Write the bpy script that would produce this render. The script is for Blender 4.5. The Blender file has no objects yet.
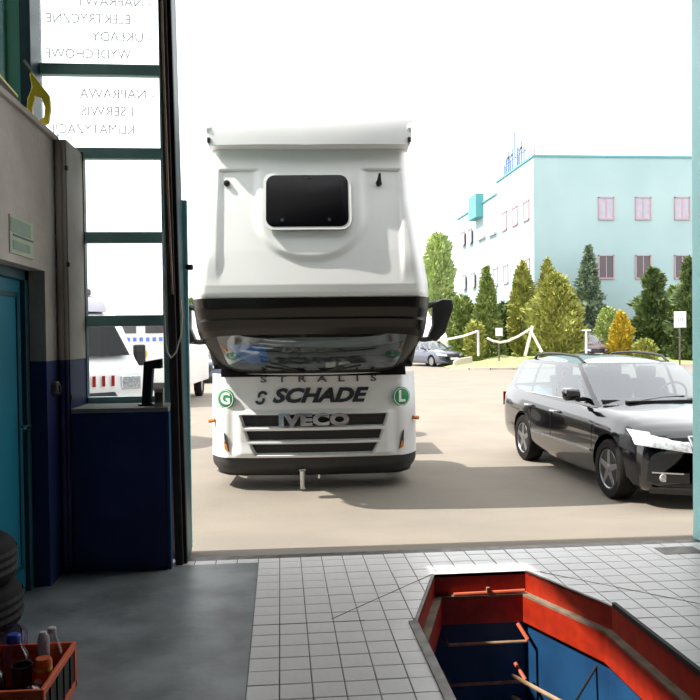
import bpy, bmesh, math, random
from mathutils import Vector, Matrix
from mathutils.geometry import tessellate_polygon
random.seed(7)
R = math.radians
scene = bpy.context.scene
col = scene.collection

# ------------------------------------------------------------------ camera, sky, sun, exposure
F = 780.0
YAW, PITCH, ROLL, EYE = R(5.1), R(1.1), R(0.7), 1.6
fw = Vector((math.sin(YAW)*math.cos(PITCH), math.cos(YAW)*math.cos(PITCH), -math.sin(PITCH)))
r0 = Vector((math.cos(YAW), -math.sin(YAW), 0)); u0 = r0.cross(fw)
rt = r0*math.cos(ROLL) - u0*math.sin(ROLL)
up = u0*math.cos(ROLL) + r0*math.sin(ROLL)
CAM = Vector((0, 0, EYE))
cd = bpy.data.cameras.new('camera'); cam = bpy.data.objects.new('camera', cd); col.objects.link(cam)
cd.sensor_width = 36; cd.lens = 36*F/700; cd.clip_start = .05; cd.clip_end = 600
m = Matrix((rt, up, -fw)).transposed().to_4x4(); m.translation = CAM
cam.matrix_world = m
scene.camera = cam
world = bpy.data.worlds.new('hazy_sky'); scene.world = world; world.use_nodes = True
bg = world.node_tree.nodes['Background']
bg.inputs[0].default_value = (0.97, 0.985, 1.0, 1); bg.inputs[1].default_value = 2.5
SUN = Vector((-.64, .012, .77)).normalized()          # towards the sun
sd = bpy.data.lights.new('sun', 'SUN'); sd.energy = 8.0; sd.angle = R(.7); sd.color = (1, .95, .86)
so = bpy.data.objects.new('sun', sd); col.objects.link(so)
so.rotation_euler = SUN.to_track_quat('Z', 'Y').to_euler(); so.location = (-20, 5, 30)
vs = scene.view_settings
vs.view_transform = 'Standard'; vs.look = 'None'; vs.gamma = 1; vs.exposure = 0.0; vs.use_curve_mapping = False

ZG = -.25                                              # the yard lies a little lower than the workshop floor
def ray(px, py): return fw + rt*((px-350)/F) - up*((py-350)/F)
def onz(px, py, z=0): d = ray(px, py); return CAM + d*((z-EYE)/d.z)
def onx(px, py, x): d = ray(px, py); return CAM + d*(x/d.x)
def ony(px, py, y): d = ray(px, py); return CAM + d*(y/d.y)
def atd(px, dep, z=ZG):                                # a spot on the ground in a pixel's direction, dep metres away
    d = ray(px, 336); p = CAM + d*dep; return Vector((p.x, p.y, z))

# ------------------------------------------------------------------ materials
def lin(c):
    return tuple(((v/255)/12.92 if v/255 <= .04045 else ((v/255+.055)/1.055)**2.4) for v in c)
def mat(name, c, rough=.6, metal=0, var=.12, scale=8, bump=0, bscale=60, c2=None, coat=0, spec=.5, detail=4):
    M = bpy.data.materials.new(name); M.use_nodes = True
    nt = M.node_tree; b = nt.nodes['Principled BSDF']
    c = lin(c); c2 = lin(c2) if c2 else tuple(v*(1-var*2) for v in c)
    b.inputs['Roughness'].default_value = rough; b.inputs['Metallic'].default_value = metal
    b.inputs['Coat Weight'].default_value = coat; b.inputs['Coat Roughness'].default_value = .03
    b.inputs['Specular IOR Level'].default_value = spec
    tc = nt.nodes.new('ShaderNodeTexCoord')
    n = nt.nodes.new('ShaderNodeTexNoise'); n.inputs['Scale'].default_value = scale; n.inputs['Detail'].default_value = detail
    nt.links.new(tc.outputs['Object'], n.inputs['Vector'])
    r = nt.nodes.new('ShaderNodeValToRGB')
    r.color_ramp.elements[0].position = .35; r.color_ramp.elements[1].position = .65
    r.color_ramp.elements[0].color = (*c2, 1); r.color_ramp.elements[1].color = (*c, 1)
    nt.links.new(n.outputs['Fac'], r.inputs['Fac']); nt.links.new(r.outputs['Color'], b.inputs['Base Color'])
    if bump:
        n2 = nt.nodes.new('ShaderNodeTexNoise'); n2.inputs['Scale'].default_value = bscale; n2.inputs['Detail'].default_value = 6
        nt.links.new(tc.outputs['Object'], n2.inputs['Vector'])
        bp = nt.nodes.new('ShaderNodeBump'); bp.inputs['Strength'].default_value = bump; bp.inputs['Distance'].default_value = .02
        nt.links.new(n2.outputs['Fac'], bp.inputs['Height']); nt.links.new(bp.outputs['Normal'], b.inputs['Normal'])
    return M
def glass(name, tint=(1, 1, 1), refl=1.0, ior=1.45):
    M = bpy.data.materials.new(name); M.use_nodes = True; nt = M.node_tree
    for n in list(nt.nodes): nt.nodes.remove(n)
    o = nt.nodes.new('ShaderNodeOutputMaterial'); mx = nt.nodes.new('ShaderNodeMixShader')
    t = nt.nodes.new('ShaderNodeBsdfTransparent'); t.inputs[0].default_value = (*tint, 1)
    g = nt.nodes.new('ShaderNodeBsdfGlossy'); g.inputs['Roughness'].default_value = .01
    g.inputs[0].default_value = (.95*refl, .97*refl, 1*refl, 1)
    lw = nt.nodes.new('ShaderNodeLayerWeight'); lw.inputs[0].default_value = .5
    p = nt.nodes.new('ShaderNodeMath'); p.operation = 'POWER'; p.inputs[1].default_value = 4.5
    f = nt.nodes.new('ShaderNodeMath'); f.operation = 'MULTIPLY_ADD'
    r_ = ((ior-1)/(ior+1))**2*1.6; f.inputs[1].default_value = 1-r_; f.inputs[2].default_value = r_
    nt.links.new(lw.outputs['Facing'], p.inputs[0]); nt.links.new(p.outputs[0], f.inputs[0])
    nt.links.new(f.outputs[0], mx.inputs[0]); nt.links.new(t.outputs[0], mx.inputs[1]); nt.links.new(g.outputs[0], mx.inputs[2])
    nt.links.new(mx.outputs[0], o.inputs[0]); return M
def film(name, c, opacity):                            # thin see-through lettering film
    M = bpy.data.materials.new(name); M.use_nodes = True; nt = M.node_tree
    b = nt.nodes['Principled BSDF']; b.inputs['Base Color'].default_value = (*lin(c), 1)
    b.inputs['Alpha'].default_value = opacity; b.inputs['Roughness'].default_value = .6; return M

K = {}
K['tile'] = mat('glazed_floor_tile', (230, 226, 224), .34, var=.06, scale=5, bump=.08, bscale=40, spec=.4)
K['grout'] = mat('dark_grout', (116, 109, 104), .9, var=.15, scale=20)
K['painted_floor'] = mat('worn_grey_floor_paint', (146, 150, 152), .40, scale=2.6, c2=(100, 104, 104), bump=.1, bscale=25, detail=9)
K['asphalt'] = mat('sun_bleached_asphalt', (136, 128, 117), .95, scale=.9, c2=(127, 120, 111), bump=.25, bscale=30, detail=10, spec=.2)
K['steel'] = mat('worn_steel', (112, 108, 104), .5, .6, scale=12, c2=(80, 74, 68))
K['concrete'] = mat('stained_concrete', (204, 197, 188), .9, scale=1.6, c2=(172, 164, 154), bump=.2, bscale=18, detail=10)
K['ledge'] = mat('dusty_ledge', (140, 122, 100), .9, scale=9, c2=(105, 92, 78))
K['blue_wall'] = mat('blue_wall_paint', (32, 50, 112), .55, scale=2, c2=(24, 38, 92), bump=.08, bscale=20)
K['teal_door'] = mat('teal_door_paint', (0, 118, 142), .45, var=.06, scale=2)
K['teal_dark'] = mat('dark_teal_paint', (20, 72, 82), .45, var=.08, scale=3)
K['green_panel'] = mat('green_steel_panel', (104, 190, 170), .5, var=.06, scale=2)
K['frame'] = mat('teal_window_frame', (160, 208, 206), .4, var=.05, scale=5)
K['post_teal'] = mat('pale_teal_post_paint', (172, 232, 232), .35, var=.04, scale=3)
K['gate'] = mat('dark_brown_gate_edge', (56, 46, 42), .6, scale=6, c2=(38, 32, 30))
K['rubber'] = mat('black_rubber', (26, 25, 25), .7, scale=30, c2=(18, 17, 17))
K['black'] = mat('black_plastic', (24, 23, 24), .45, var=.1, scale=10)
K['pit_red'] = mat('orange_red_pit_paint', (178, 44, 14), .5, scale=14, c2=(150, 34, 12), detail=8)
K['pit_blue'] = mat('blue_pit_paint', (28, 76, 118), .5, scale=3, c2=(22, 62, 102))
K['pipe'] = mat('pale_painted_pipe', (176, 150, 120), .5, scale=14, c2=(150, 120, 92))
K['hook'] = mat('salmon_painted_hook', (226, 112, 82), .5, var=.08)
K['hall_wall'] = mat('grey_hall_plaster', (150, 148, 144), .9, var=.06, scale=1)
K['hall_ceiling'] = mat('grey_hall_ceiling', (140, 140, 140), .9, var=.06, scale=1)
K['glass'] = glass('window_glass', (.97, .98, .98), 1, 1.35)
K['vinyl'] = film('lettering_film', (214, 212, 214), .66)
K['white'] = mat('white_truck_paint', (226, 226, 226), .28, var=.02, scale=2, coat=.35)
K['white2'] = mat('white_roof_plastic', (228, 228, 227), .34, var=.02, scale=2, coat=.2)
K['bumper'] = mat('dark_grey_bumper_plastic', (46, 45, 46), .55, var=.08, scale=8)
K['visor'] = mat('smoked_visor_plastic', (24, 20, 20), .25, var=.06, scale=3, spec=.3)
K['frame_black'] = mat('black_windscreen_surround', (20, 21, 21), .5, var=.08, scale=6, spec=.2)
K['wglass'] = glass('truck_windscreen_glass', (.62, .7, .68), 1, 1.55)
K['hatch'] = mat('black_hatch_glass', (10, 9, 13), .22, var=.1, scale=3, spec=.22)
K['slot'] = mat('dark_grille_mesh', (48, 49, 51), .6, scale=80, c2=(30, 31, 33))
K['chrome'] = mat('satin_chrome', (200, 202, 204), .18, .9, var=.05, scale=6)
K['letter_dark'] = mat('charcoal_lettering', (48, 52, 58), .4, var=.05)
K['letter_grey'] = mat('grey_lettering', (88, 92, 96), .4, var=.05)
K['green_badge'] = mat('green_badge', (34, 140, 84), .4, var=.05)
K['letter_white'] = mat('white_lettering', (235, 236, 234), .4, var=.02)
K['amber'] = mat('amber_lens', (214, 128, 34), .2, var=.1)
K['red_lens'] = mat('red_lens', (150, 24, 22), .2, var=.1)
K['interior'] = mat('dark_cab_interior', (60, 62, 62), .85, var=.1, scale=6)
K['blue_sheet'] = mat('blue_plastic_sheet', (40, 118, 214), .5, scale=18, c2=(26, 90, 186))
K['tyre'] = mat('tyre_rubber', (27, 24, 23), .75, scale=40, c2=(20, 18, 18), spec=.2)
K['alloy'] = mat('silver_alloy', (150, 150, 154), .3, .8, var=.06)
K['carblack'] = mat('black_car_paint', (12, 12, 16), .12, var=.02, scale=3, coat=1)
K['carglass'] = glass('car_window_glass', (.6, .68, .7), 1, 2.0)
K['lamp'] = mat('clear_headlamp', (216, 220, 226), .1, .35, scale=30, c2=(160, 164, 170), coat=1)
K['seat'] = mat('dark_seat_cloth', (44, 44, 48), .9, var=.1)
K['teal_wall'] = mat('pale_cyan_render', (163, 186, 188), .9, scale=.25, c2=(154, 178, 181), detail=8)
K['teal_wall2'] = mat('turquoise_cladding', (92, 158, 162), .8, var=.05, scale=.5)
K['win_sill'] = mat('pink_window_trim', (186, 150, 158), .7, var=.06)
K['blind'] = mat('pale_blind', (176, 172, 186), .8, var=.06, scale=3)
K['darkpane'] = mat('dark_window_pane', (84, 74, 78), .12, scale=.6, c2=(66, 70, 72))
K['sign_blue'] = mat('blue_sign_letter', (96, 130, 205), .5, var=.08)
K['rope'] = mat('white_hose', (226, 216, 206), .7, var=.06)
K['bark'] = mat('grey_brown_bark', (96, 76, 58), .9, scale=6, c2=(70, 54, 42))
K['lawn'] = mat('bright_lawn', (140, 152, 92), .95, scale=1.5, c2=(158, 164, 112), bump=.5, bscale=14, detail=9)
K['kerb'] = mat('pale_kerb', (176, 168, 156), .9, var=.08, scale=3)
def leafmat(n, a, b): return mat(n, a, .75, scale=2.6, c2=b, detail=6)
K['leaf_olive'] = leafmat('olive_thuja_leaf', (158, 160, 78), (120, 126, 56))
K['leaf_green'] = leafmat('mid_green_leaf', (136, 150, 78), (98, 114, 58))
K['leaf_dark'] = leafmat('dark_conifer_leaf', (104, 122, 68), (64, 82, 44))
K['leaf_blue'] = leafmat('blue_green_spruce_leaf', (120, 138, 108), (90, 110, 90))
K['leaf_pale'] = leafmat('pale_birch_leaf', (180, 194, 128), (158, 176, 108))
K['leaf_yellow'] = leafmat('yellow_shrub_leaf', (204, 176, 52), (160, 146, 44))
K['leaf_lime'] = leafmat('lime_shrub_leaf', (164, 178, 108), (134, 152, 84))
K['crate'] = mat('orange_crate_plastic', (240, 100, 46), .4, var=.05)
K['crate_dark'] = mat('dark_crate_mesh', (30, 25, 26), .6, var=.1)
K['pet_purple'] = glass('violet_bottle_plastic', (.82, .74, .9), 1, 1.7)
K['pet_clear'] = glass('clear_bottle_plastic', (.95, .9, .93), 1, 1.7)
K['cap_blue'] = mat('blue_cap', (52, 82, 190), .4, var=.05)
K['cap_white'] = mat('white_cap', (226, 222, 216), .5, var=.04)
K['can_orange'] = mat('orange_can_print', (232, 120, 20), .4, scale=22, c2=(214, 74, 24))
K['can_yellow'] = mat('yellow_can_band', (226, 200, 90), .4, var=.08)
K['dark_cup'] = mat('dark_cup', (60, 48, 62), .3, var=.1)
K['yellow'] = mat('yellow_plastic', (218, 206, 46), .4, var=.06)
K['card_dark'] = mat('dark_box_card', (54, 48, 44), .7, var=.12)
K['exit_pale'] = mat('faded_pale_green_sign', (176, 190, 160), .6, var=.06, scale=8)
K['exit_green'] = mat('faded_green_sign_print', (132, 158, 134), .6, var=.08, scale=8)
K['navy'] = mat('navy_car_paint', (44, 62, 96), .2, var=.03, coat=.8)
K['greycar'] = mat('grey_car_paint', (86, 90, 104), .2, var=.03, coat=.8)
K['maroon'] = mat('maroon_car_paint', (128, 104, 112), .25, var=.04, coat=.6)
K['yellow_panel'] = mat('yellow_side_panel', (228, 214, 70), .4, var=.05)

# ------------------------------------------------------------------ mesh helpers
class MB:
    def __init__(s): s.v = []; s.f = []
    def add(s, vs, fs):
        o = len(s.v); s.v += [tuple(v) for v in vs]; s.f += [tuple(i+o for i in f) for f in fs]; return s
    def box(s, c, d, rot=None):
        x, y, z = d[0]/2, d[1]/2, d[2]/2
        P = [Vector((a, b, e)) for e in (-z, z) for b in (-y, y) for a in (-x, x)]
        if rot is not None: P = [rot @ p for p in P]
        return s.add([p+Vector(c) for p in P], [(0, 2, 3, 1), (4, 5, 7, 6), (0, 1, 5, 4), (1, 3, 7, 5), (3, 2, 6, 7), (2, 0, 4, 6)])
    def b2(s, a, b): return s.box([(a[i]+b[i])/2 for i in range(3)], [abs(b[i]-a[i]) for i in range(3)])
    def prism(s, poly, fn, lo, hi):                    # poly 2D, fn(u,v,w)->xyz
        n = len(poly)
        s.add([fn(u, v, lo) for u, v in poly]+[fn(u, v, hi) for u, v in poly],
              [tuple(range(n))[::-1], tuple(range(n, 2*n))]+[(i, (i+1) % n, n+(i+1) % n, n+i) for i in range(n)])
        return s
    def tube(s, pts, r, n=8, cap=True):
        pts = [Vector(p) for p in pts]; rings = []
        prev = None
        for i, p in enumerate(pts):
            t = (pts[min(i+1, len(pts)-1)]-pts[max(i-1, 0)]).normalized()
            if prev is None:
                a = t.orthogonal().normalized()
            else:
                a = (prev - t*prev.dot(t)).normalized()
            prev = a; b = t.cross(a); rr = r[i] if isinstance(r, (list, tuple)) else r
            rings.append([p+(a*math.cos(2*math.pi*k/n)+b*math.sin(2*math.pi*k/n))*rr for k in range(n)])
        vs = [q for g in rings for q in g]; fs = []
        for i in range(len(rings)-1):
            for k in range(n): fs.append((i*n+k, i*n+(k+1) % n, (i+1)*n+(k+1) % n, (i+1)*n+k))
        if cap: fs.append(tuple(range(n))[::-1]); fs.append(tuple(range(len(vs)-n, len(vs))))
        return s.add(vs, fs)
    def lathe(s, prof, n=24, M=None, cap=True):        # prof: (r, z)
        vs = [(r*math.cos(2*math.pi*k/n), r*math.sin(2*math.pi*k/n), z) for r, z in prof for k in range(n)]
        fs = [(i*n+k, i*n+(k+1) % n, (i+1)*n+(k+1) % n, (i+1)*n+k) for i in range(len(prof)-1) for k in range(n)]
        if cap: fs.append(tuple(range(n))[::-1]); fs.append(tuple(range(len(vs)-n, len(vs))))
        if M is not None: vs = [M @ Vector(v) for v in vs]
        return s.add(vs, fs)
    def grid(s, fn, nu, nv, keep=None):
        vs = [fn(i/nu, j/nv) for j in range(nv+1) for i in range(nu+1)]
        fs = []
        for j in range(nv):
            for i in range(nu):
                if keep is None or keep((i+.5)/nu, (j+.5)/nv):
                    a = j*(nu+1)+i; fs.append((a, a+1, a+nu+2, a+nu+1))
        return s.add(vs, fs)
    def build(s, name, m, parent=None, smooth=None, bevel=0, recalc=True, solid=0, loc=None, weld=False):
        me = bpy.data.meshes.new(name); me.from_pydata(s.v, [], s.f); me.validate()
        bm = bmesh.new(); bm.from_mesh(me)
        loose = [v for v in bm.verts if not v.link_faces]
        if loose: bmesh.ops.delete(bm, geom=loose, context='VERTS')
        if weld: bmesh.ops.remove_doubles(bm, verts=bm.verts, dist=1e-4)
        if recalc: bmesh.ops.recalc_face_normals(bm, faces=bm.faces)
        if solid: bmesh.ops.solidify(bm, geom=bm.faces[:], thickness=solid)
        if bevel:
            ed = [e for e in bm.edges if len(e.link_faces) == 2 and e.calc_face_angle(0) > R(28)]
            bmesh.ops.bevel(bm, geom=ed, offset=bevel, segments=2, profile=.6, affect='EDGES', clamp_overlap=True)
        bm.to_mesh(me); bm.free()
        if smooth:
            for p in me.polygons: p.use_smooth = True
            me.set_sharp_from_angle(angle=R(smooth))
        me.materials.append(K[m] if isinstance(m, str) else m)
        o = bpy.data.objects.new(name, me); col.objects.link(o)
        if parent is not None: o.parent = parent
        if loc is not None: o.location = loc
        return o
def tag(o, label=None, cat=None, group=None, kind=None):
    if label: o['label'] = label
    if cat: o['category'] = cat
    if group: o['group'] = group
    if kind: o['kind'] = kind
    return o
def thing(name, loc, rz, label, cat, group=None):
    o = bpy.data.objects.new(name, None); col.objects.link(o); o.empty_display_size = .2
    o.location = loc; o.rotation_euler = (0, 0, rz); return tag(o, label, cat, group)
def struct(o, label=None):
    o['kind'] = 'structure'
    if label: o['label'] = label
    return o
def text_obj(s, size, m, name, parent, M, extrude=.004, shear=0, bold=0, sx=1, align='CENTER', spacing=1, split=False):
    cu = bpy.data.curves.new(name, 'FONT'); cu.body = s; cu.size = size; cu.extrude = extrude; cu.shear = shear
    cu.align_x = align; cu.align_y = 'CENTER'; cu.offset = bold; cu.space_character = spacing; cu.resolution_u = 3
    t = bpy.data.objects.new('tmp', cu); col.objects.link(t)
    bpy.context.view_layer.update()
    me = bpy.data.meshes.new_from_object(t.evaluated_get(bpy.context.evaluated_depsgraph_get()))
    bpy.data.objects.remove(t); bpy.data.curves.remove(cu)
    me.transform(M @ Matrix.Diagonal((sx, 1, 1, 1))); me.materials.clear(); me.materials.append(K[m])
    me.name = name
    if split:                                          # each letter a mesh of its own
        out = []; bm = bmesh.new(); bm.from_mesh(me); left = set(bm.verts)
        while left:
            st = [left.pop()]; isl = set(st)
            while st:
                for e in st.pop().link_edges:
                    for v in e.verts:
                        if v not in isl: isl.add(v); left.discard(v); st.append(v)
            idx = {v: i for i, v in enumerate(isl)}
            mb = MB(); mb.v = [tuple(v.co) for v in isl]; mb.f = [tuple(idx[v] for v in f.verts) for f in bm.faces if f.verts[0] in isl]
            out.append(mb.build(name, m, parent))
        bm.free(); return out
    o = bpy.data.objects.new(name, me); col.objects.link(o)
    if parent is not None: o.parent = parent
    return o
def lerp(a, b, t): return a+(b-a)*t
def sstep(a, b, x):
    t = min(1, max(0, (x-a)/(b-a))); return t*t*(3-2*t)
def interp(tab, x):
    if x <= tab[0][0]: return tab[0][1:]
    for a, b in zip(tab, tab[1:]):
        if x <= b[0]:
            t = (x-a[0])/(b[0]-a[0]); return tuple(lerp(p, q, t) for p, q in zip(a[1:], b[1:]))
    return tab[-1][1:]
def poly_fill(loops, z):
    pts = [Vector((x, y, z)) for L in loops for x, y in L]
    return pts, [tuple(t) for t in tessellate_polygon([[Vector((x, y, 0)) for x, y in L] for L in loops])]

# ------------------------------------------------------------------ the setting: workshop floor and pit
PIT = [(.745, 1.7), (.738, 4.26), (1.0, 5.085), (1.617, 5.085), (1.9, 4.355), (1.93, 1.7)]   # clockwise from the near left corner
XL = -.176                                             # left edge of the tiled part
YT = 5.62                                              # threshold
floor_ = struct(MB().b2((-8, -9, -.3), (XL, 5.516, 0)).build('floor', 'painted_floor'))
bed = MB(); pts, tri = poly_fill([[(XL, -9), (10, -9), (10, YT), (-.68, YT), (-.68, 5.516), (XL, 5.516)], PIT[::-1]], -.006)
bed.add(pts, tri); bed = bed.build('grout_bed', 'grout', floor_)
def clip(poly, a, b, keep_left):
    out = []; n = len(poly)
    def sd(p): return ((b[0]-a[0])*(p[1]-a[1])-(b[1]-a[1])*(p[0]-a[0]))*(1 if keep_left else -1)
    for i in range(n):
        p, q = poly[i], poly[(i+1) % n]; dp, dq = sd(p), sd(q)
        if dp >= 0: out.append(p)
        if dp*dq < 0:
            t = dp/(dp-dq); out.append((lerp(p[0], q[0], t), lerp(p[1], q[1], t)))
    return out
def grow(P, d):                                        # pit outline pushed outwards by d
    n = len(P); out = []
    for i in range(n):
        a, b, c = Vector(P[i-1]), Vector(P[i]), Vector(P[(i+1) % n])
        n1 = Vector((-(b-a).y, (b-a).x)).normalized(); n2 = Vector((-(c-b).y, (c-b).x)).normalized()
        bis = (n1+n2).normalized(); out.append(tuple(b+bis*(d/max(.3, bis.dot(n1)))))
    return out
PITR = grow(PIT, .022)
def tile_mesh(px0, py0, w, h):
    sq = [(px0, py0), (px0+w, py0), (px0+w, py0+h), (px0, py0+h)]
    rest = sq; pieces = []
    for i in range(len(PITR)):                         # cut the pit opening out of the tile
        a, b = PITR[i], PITR[(i+1) % len(PITR)]
        outp = clip(rest, a, b, True)
        rest = clip(rest, a, b, False)
        if len(outp) >= 3: pieces.append(outp)
        if len(rest) < 3: break
    ar = lambda P: abs(sum(P[i][0]*P[(i+1) % len(P)][1]-P[(i+1) % len(P)][0]*P[i][1] for i in range(len(P))))/2
    if len(rest) < 3 or ar(rest) < 1e-5: return None, True
    pieces = [p for p in pieces if ar(p) > 2e-4]
    return pieces, False
TS, J = .15, .006
def full_tile(w, h):
    mb = MB(); b = .0025
    P = [(0, 0), (w, 0), (w, h), (0, h)]; Q = [(b, b), (w-b, b), (w-b, h-b), (b, h-b)]
    mb.add([(x, y, -.006) for x, y in P]+[(x, y, -.001) for x, y in P]+[(x, y, .0008) for x, y in Q],
           [(8, 9, 10, 11)]+[(i, (i+1) % 4, 4+(i+1) % 4, 4+i) for i in range(4)]+[(4+i, 4+(i+1) % 4, 8+(i+1) % 4, 8+i) for i in range(4)])
    return mb
proto = {}
cells = []
nrow0 = 4.316 + .15*8                                  # 5.516
for r in range(-1, 60):
    y1 = nrow0 - r*TS; y0 = y1-TS
    if r == -1: y0, y1 = nrow0, YT-.004
    for c in range(-4, 66):
        if c < 0 and r != -1: continue
        x0 = XL + c*TS
        if x0+TS > 9.9 or y0 < -8.9: continue
        ctr = Vector((x0+TS/2, (y0+y1)/2, 0)); v = ctr-CAM; z = v.dot(fw)
        if z < .3: cells.append((1e9, x0, y0, y1)); continue
        u, w = 350+F*v.dot(rt)/z, 350-F*v.dot(up)/z
        vis = -20 < u < 720 and w < 725
        cells.append((z if vis else 1e6+z, x0, y0, y1))
cells.sort()
count = 0; rest = MB()
for zz, x0, y0, y1 in cells:
    x0, w, yy, h = x0+J/2, TS-J, y0+J/2, y1-y0-J
    pieces, whole = tile_mesh(x0, yy, w, h)
    if not whole and not pieces: continue
    if count < 300 and zz < 1e5:
        dz = random.uniform(-.0008, .0008)
        if whole:
            key = round(h, 3)
            if key not in proto:
                t = full_tile(w, h).build('tile', 'tile', floor_); proto[key] = t
            else:
                t = proto[key].copy(); col.objects.link(t)
            t.location = (x0, yy, dz)
        else:
            mb = MB()
            for P in pieces: mb.prism(P, lambda u, v, q: (u, v, q), -.006, .0005+dz)
            mb.build('tile', 'tile', floor_)
        count += 1
    else:
        if whole:
            f = full_tile(w, h); rest.add([(a+x0, b+yy, c) for a, b, c in f.v], f.f)
        else:
            for P in pieces: rest.prism(P, lambda u, v, q: (u, v, q), -.006, .0005)
ro = rest.build('tile_field', 'tile', floor_); ro['kind'] = 'stuff'
def strip(a, b, w, z0, z1):
    a, b = Vector(a), Vector(b); n = Vector((-(b-a).y, (b-a).x)).normalized()*w/2
    return MB().prism([tuple(a-n), tuple(b-n), tuple(b+n), tuple(a+n)], lambda u, v, q: (u, v, q), z0, z1)
for p, q in (((332, 619), (433, 574)), ((540, 572), (700, 604))):
    A, B = onz(*p), onz(*q); strip((A.x, A.y), (B.x, B.y), .007, 0, .0022).build('expansion_joint', 'grout', floor_)
strip((XL, 4.316), (.45, 4.316), .009, 0, .002).build('expansion_joint', 'grout', floor_)
tag(MB().b2((2.72, 5.33, .0), (3.02, 5.5, .004)).build('floor_drain_cover', 'steel', floor_), 'grey steel cover let into the tiles')

# pit: walls in painted bands, ledge, rim, floor
def band(P, z0, z1, Q=None):
    mb = MB(); n = len(P); Q = Q or P
    for i in range(n):
        a, b, c, d = P[i], P[(i+1) % n], Q[(i+1) % n], Q[i]
        mb.add([(*a, z1), (*b, z1), (*c, z0), (*d, z0)], [(0, 1, 2, 3)])
    return mb
pit = thing('inspection_pit', (1.3, 3.4, 0), 0, 'long inspection pit with orange and blue painted walls sunk in the tiles', 'pit')
pit.location = (0, 0, 0)
IN1 = grow(PIT, -.05); IN2 = grow(PIT, -.02)
band(PIT, -.135, .0).build('upper_wall_band', 'pit_red', pit, recalc=False)
lm = MB(); lm.v = []; 
for i in range(6):
    a, b, c, d = PIT[i], PIT[(i+1) % 6], IN1[(i+1) % 6], IN1[i]
    lm.add([(*a, -.135), (*b, -.135), (*c, -.135), (*d, -.135)], [(0, 1, 2, 3)])
    lm.add([(*d, -.135), (*c, -.135), (*c, -.15), (*d, -.15)], [(0, 1, 2, 3)])
lm.build('wall_ledge', 'ledge', pit, recalc=False)
band(IN1, -.32, -.15).build('lower_wall_band', 'pit_red', pit, recalc=False)
bl = band(IN2, -1.6, -.32)
for i in range(6): bl.add([(*IN1[i], -.32), (*IN1[(i+1) % 6], -.32), (*IN2[(i+1) % 6], -.32), (*IN2[i], -.32)], [(0, 1, 2, 3)])
bl.build('blue_wall_band', 'pit_blue', pit, recalc=False)
fp, ft = poly_fill([IN2], -1.6); MB().add(fp, ft).build('pit_bottom', 'concrete', pit)
for i, (w, h, k) in enumerate(((.05, .012, 'steel'), (.02, .004, 'steel'), (.02, .004, 'tile'), (.02, .004, 'steel'), (.024, .028, 'rubber'), (.03, .01, 'steel'))):
    a, b = Vector(PIT[i]), Vector(PIT[(i+1) % 6]); n = Vector((-(b-a).y, (b-a).x)).normalized()*(w/2)
    strip(tuple(a+n), tuple(b+n), w, -.02, h).build('rim_bar', k, pit, bevel=.002)
def rung(z, y, x0, x1):
    mb = MB(); mb.tube([(x0-.02, 5.06, z+.02), (x0, y, z), (x1, y, z)], .011); mb.build('rung', 'pipe', pit, smooth=40)
    MB().tube([(x1, y, z), (x1+.012, y, z+.012), (x1-.03, y+.08, z+.09)], .013).build('rung_hook', 'hook', pit, smooth=40)
rung(-.42, 4.95, 1.06, 1.575); rung(-.66, 4.9, 1.06, 1.54); rung(-.9, 4.9, 1.06, 1.54)
MB().tube([(1.12, 5.05, -.125), (1.6, 5.05, -.118)], .012).build('cross_bar', 'hook', pit, smooth=40)
MB().box((1.35, 5.045, -.10), (.02, .02, .03)).build('bar_bracket', 'pipe', pit)
for z in (-.62, -.76):
    MB().tube([(1.47, 4.9, z), (1.66, 4.5, z), (1.8, 4.1, z), (1.83, 1.8, z)], .014).build('wall_pipe', 'pipe', pit, smooth=40)
for y in (4.45, 3.9):
    MB().tube([(1.86, y, -.36), (1.8 if y < 4.2 else 1.68, y-.02, -.62), (1.8 if y < 4.2 else 1.68, y, -.8)], .008).build('pipe_hanger', 'rubber', pit, smooth=40)

# threshold and yard
struct(MB().b2((-.7, YT, -.25), (3.3, YT+.10, -.004)).build('trim_1', 'steel', bevel=.004), 'grey steel threshold strip between the tiles and the yard')
yard = MB()
def yz(y): return -.012 if y < 5.72 else lerp(-.012, ZG, sstep(5.72, 8.1, y)) if y < 8.1 else ZG
ys = [5.72+.12*i for i in range(21)]+[9, 12, 20, 40, 90, 200]
xs = [-90, -30, -10, -4, 0, 4, 10, 30, 90]
vs_ = [(x, y, yz(y)) for y in ys for x in xs]; n = len(xs)
yard.add(vs_, [(j*n+i, j*n+i+1, (j+1)*n+i+1, (j+1)*n+i) for j in range(len(ys)-1) for i in range(n-1)])
struct(yard.build('ground', 'asphalt', smooth=60), 'pale sun bleached asphalt yard')

# ------------------------------------------------------------------ workshop shell
DL, DR = -.79, 3.085                                   # door opening
def wall(name, boxes, m, label=None):
    mb = MB()
    for a, b in boxes: mb.b2(a, b)
    return struct(mb.build(name, m), label)
# front wall right of the door, lintel and the part over the windows
wall('wall_front', [((3.34, 5.45, -.3), (10, 5.95, 5.6)), ((-8, 5.45, 4.6), (3.34, 5.95, 5.6))], 'hall_wall')
wall('wall_right', [((9.8, -9, -.3), (10, 5.45, 5.6))], 'hall_wall')
wall('wall_back', [((-8, -9.2, -.3), (10, -9, 5.6))], 'hall_wall')
wall('wall_left', [((-8.2, -9.2, -.3), (-8, 5.95, 5.6))], 'hall_wall')
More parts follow.
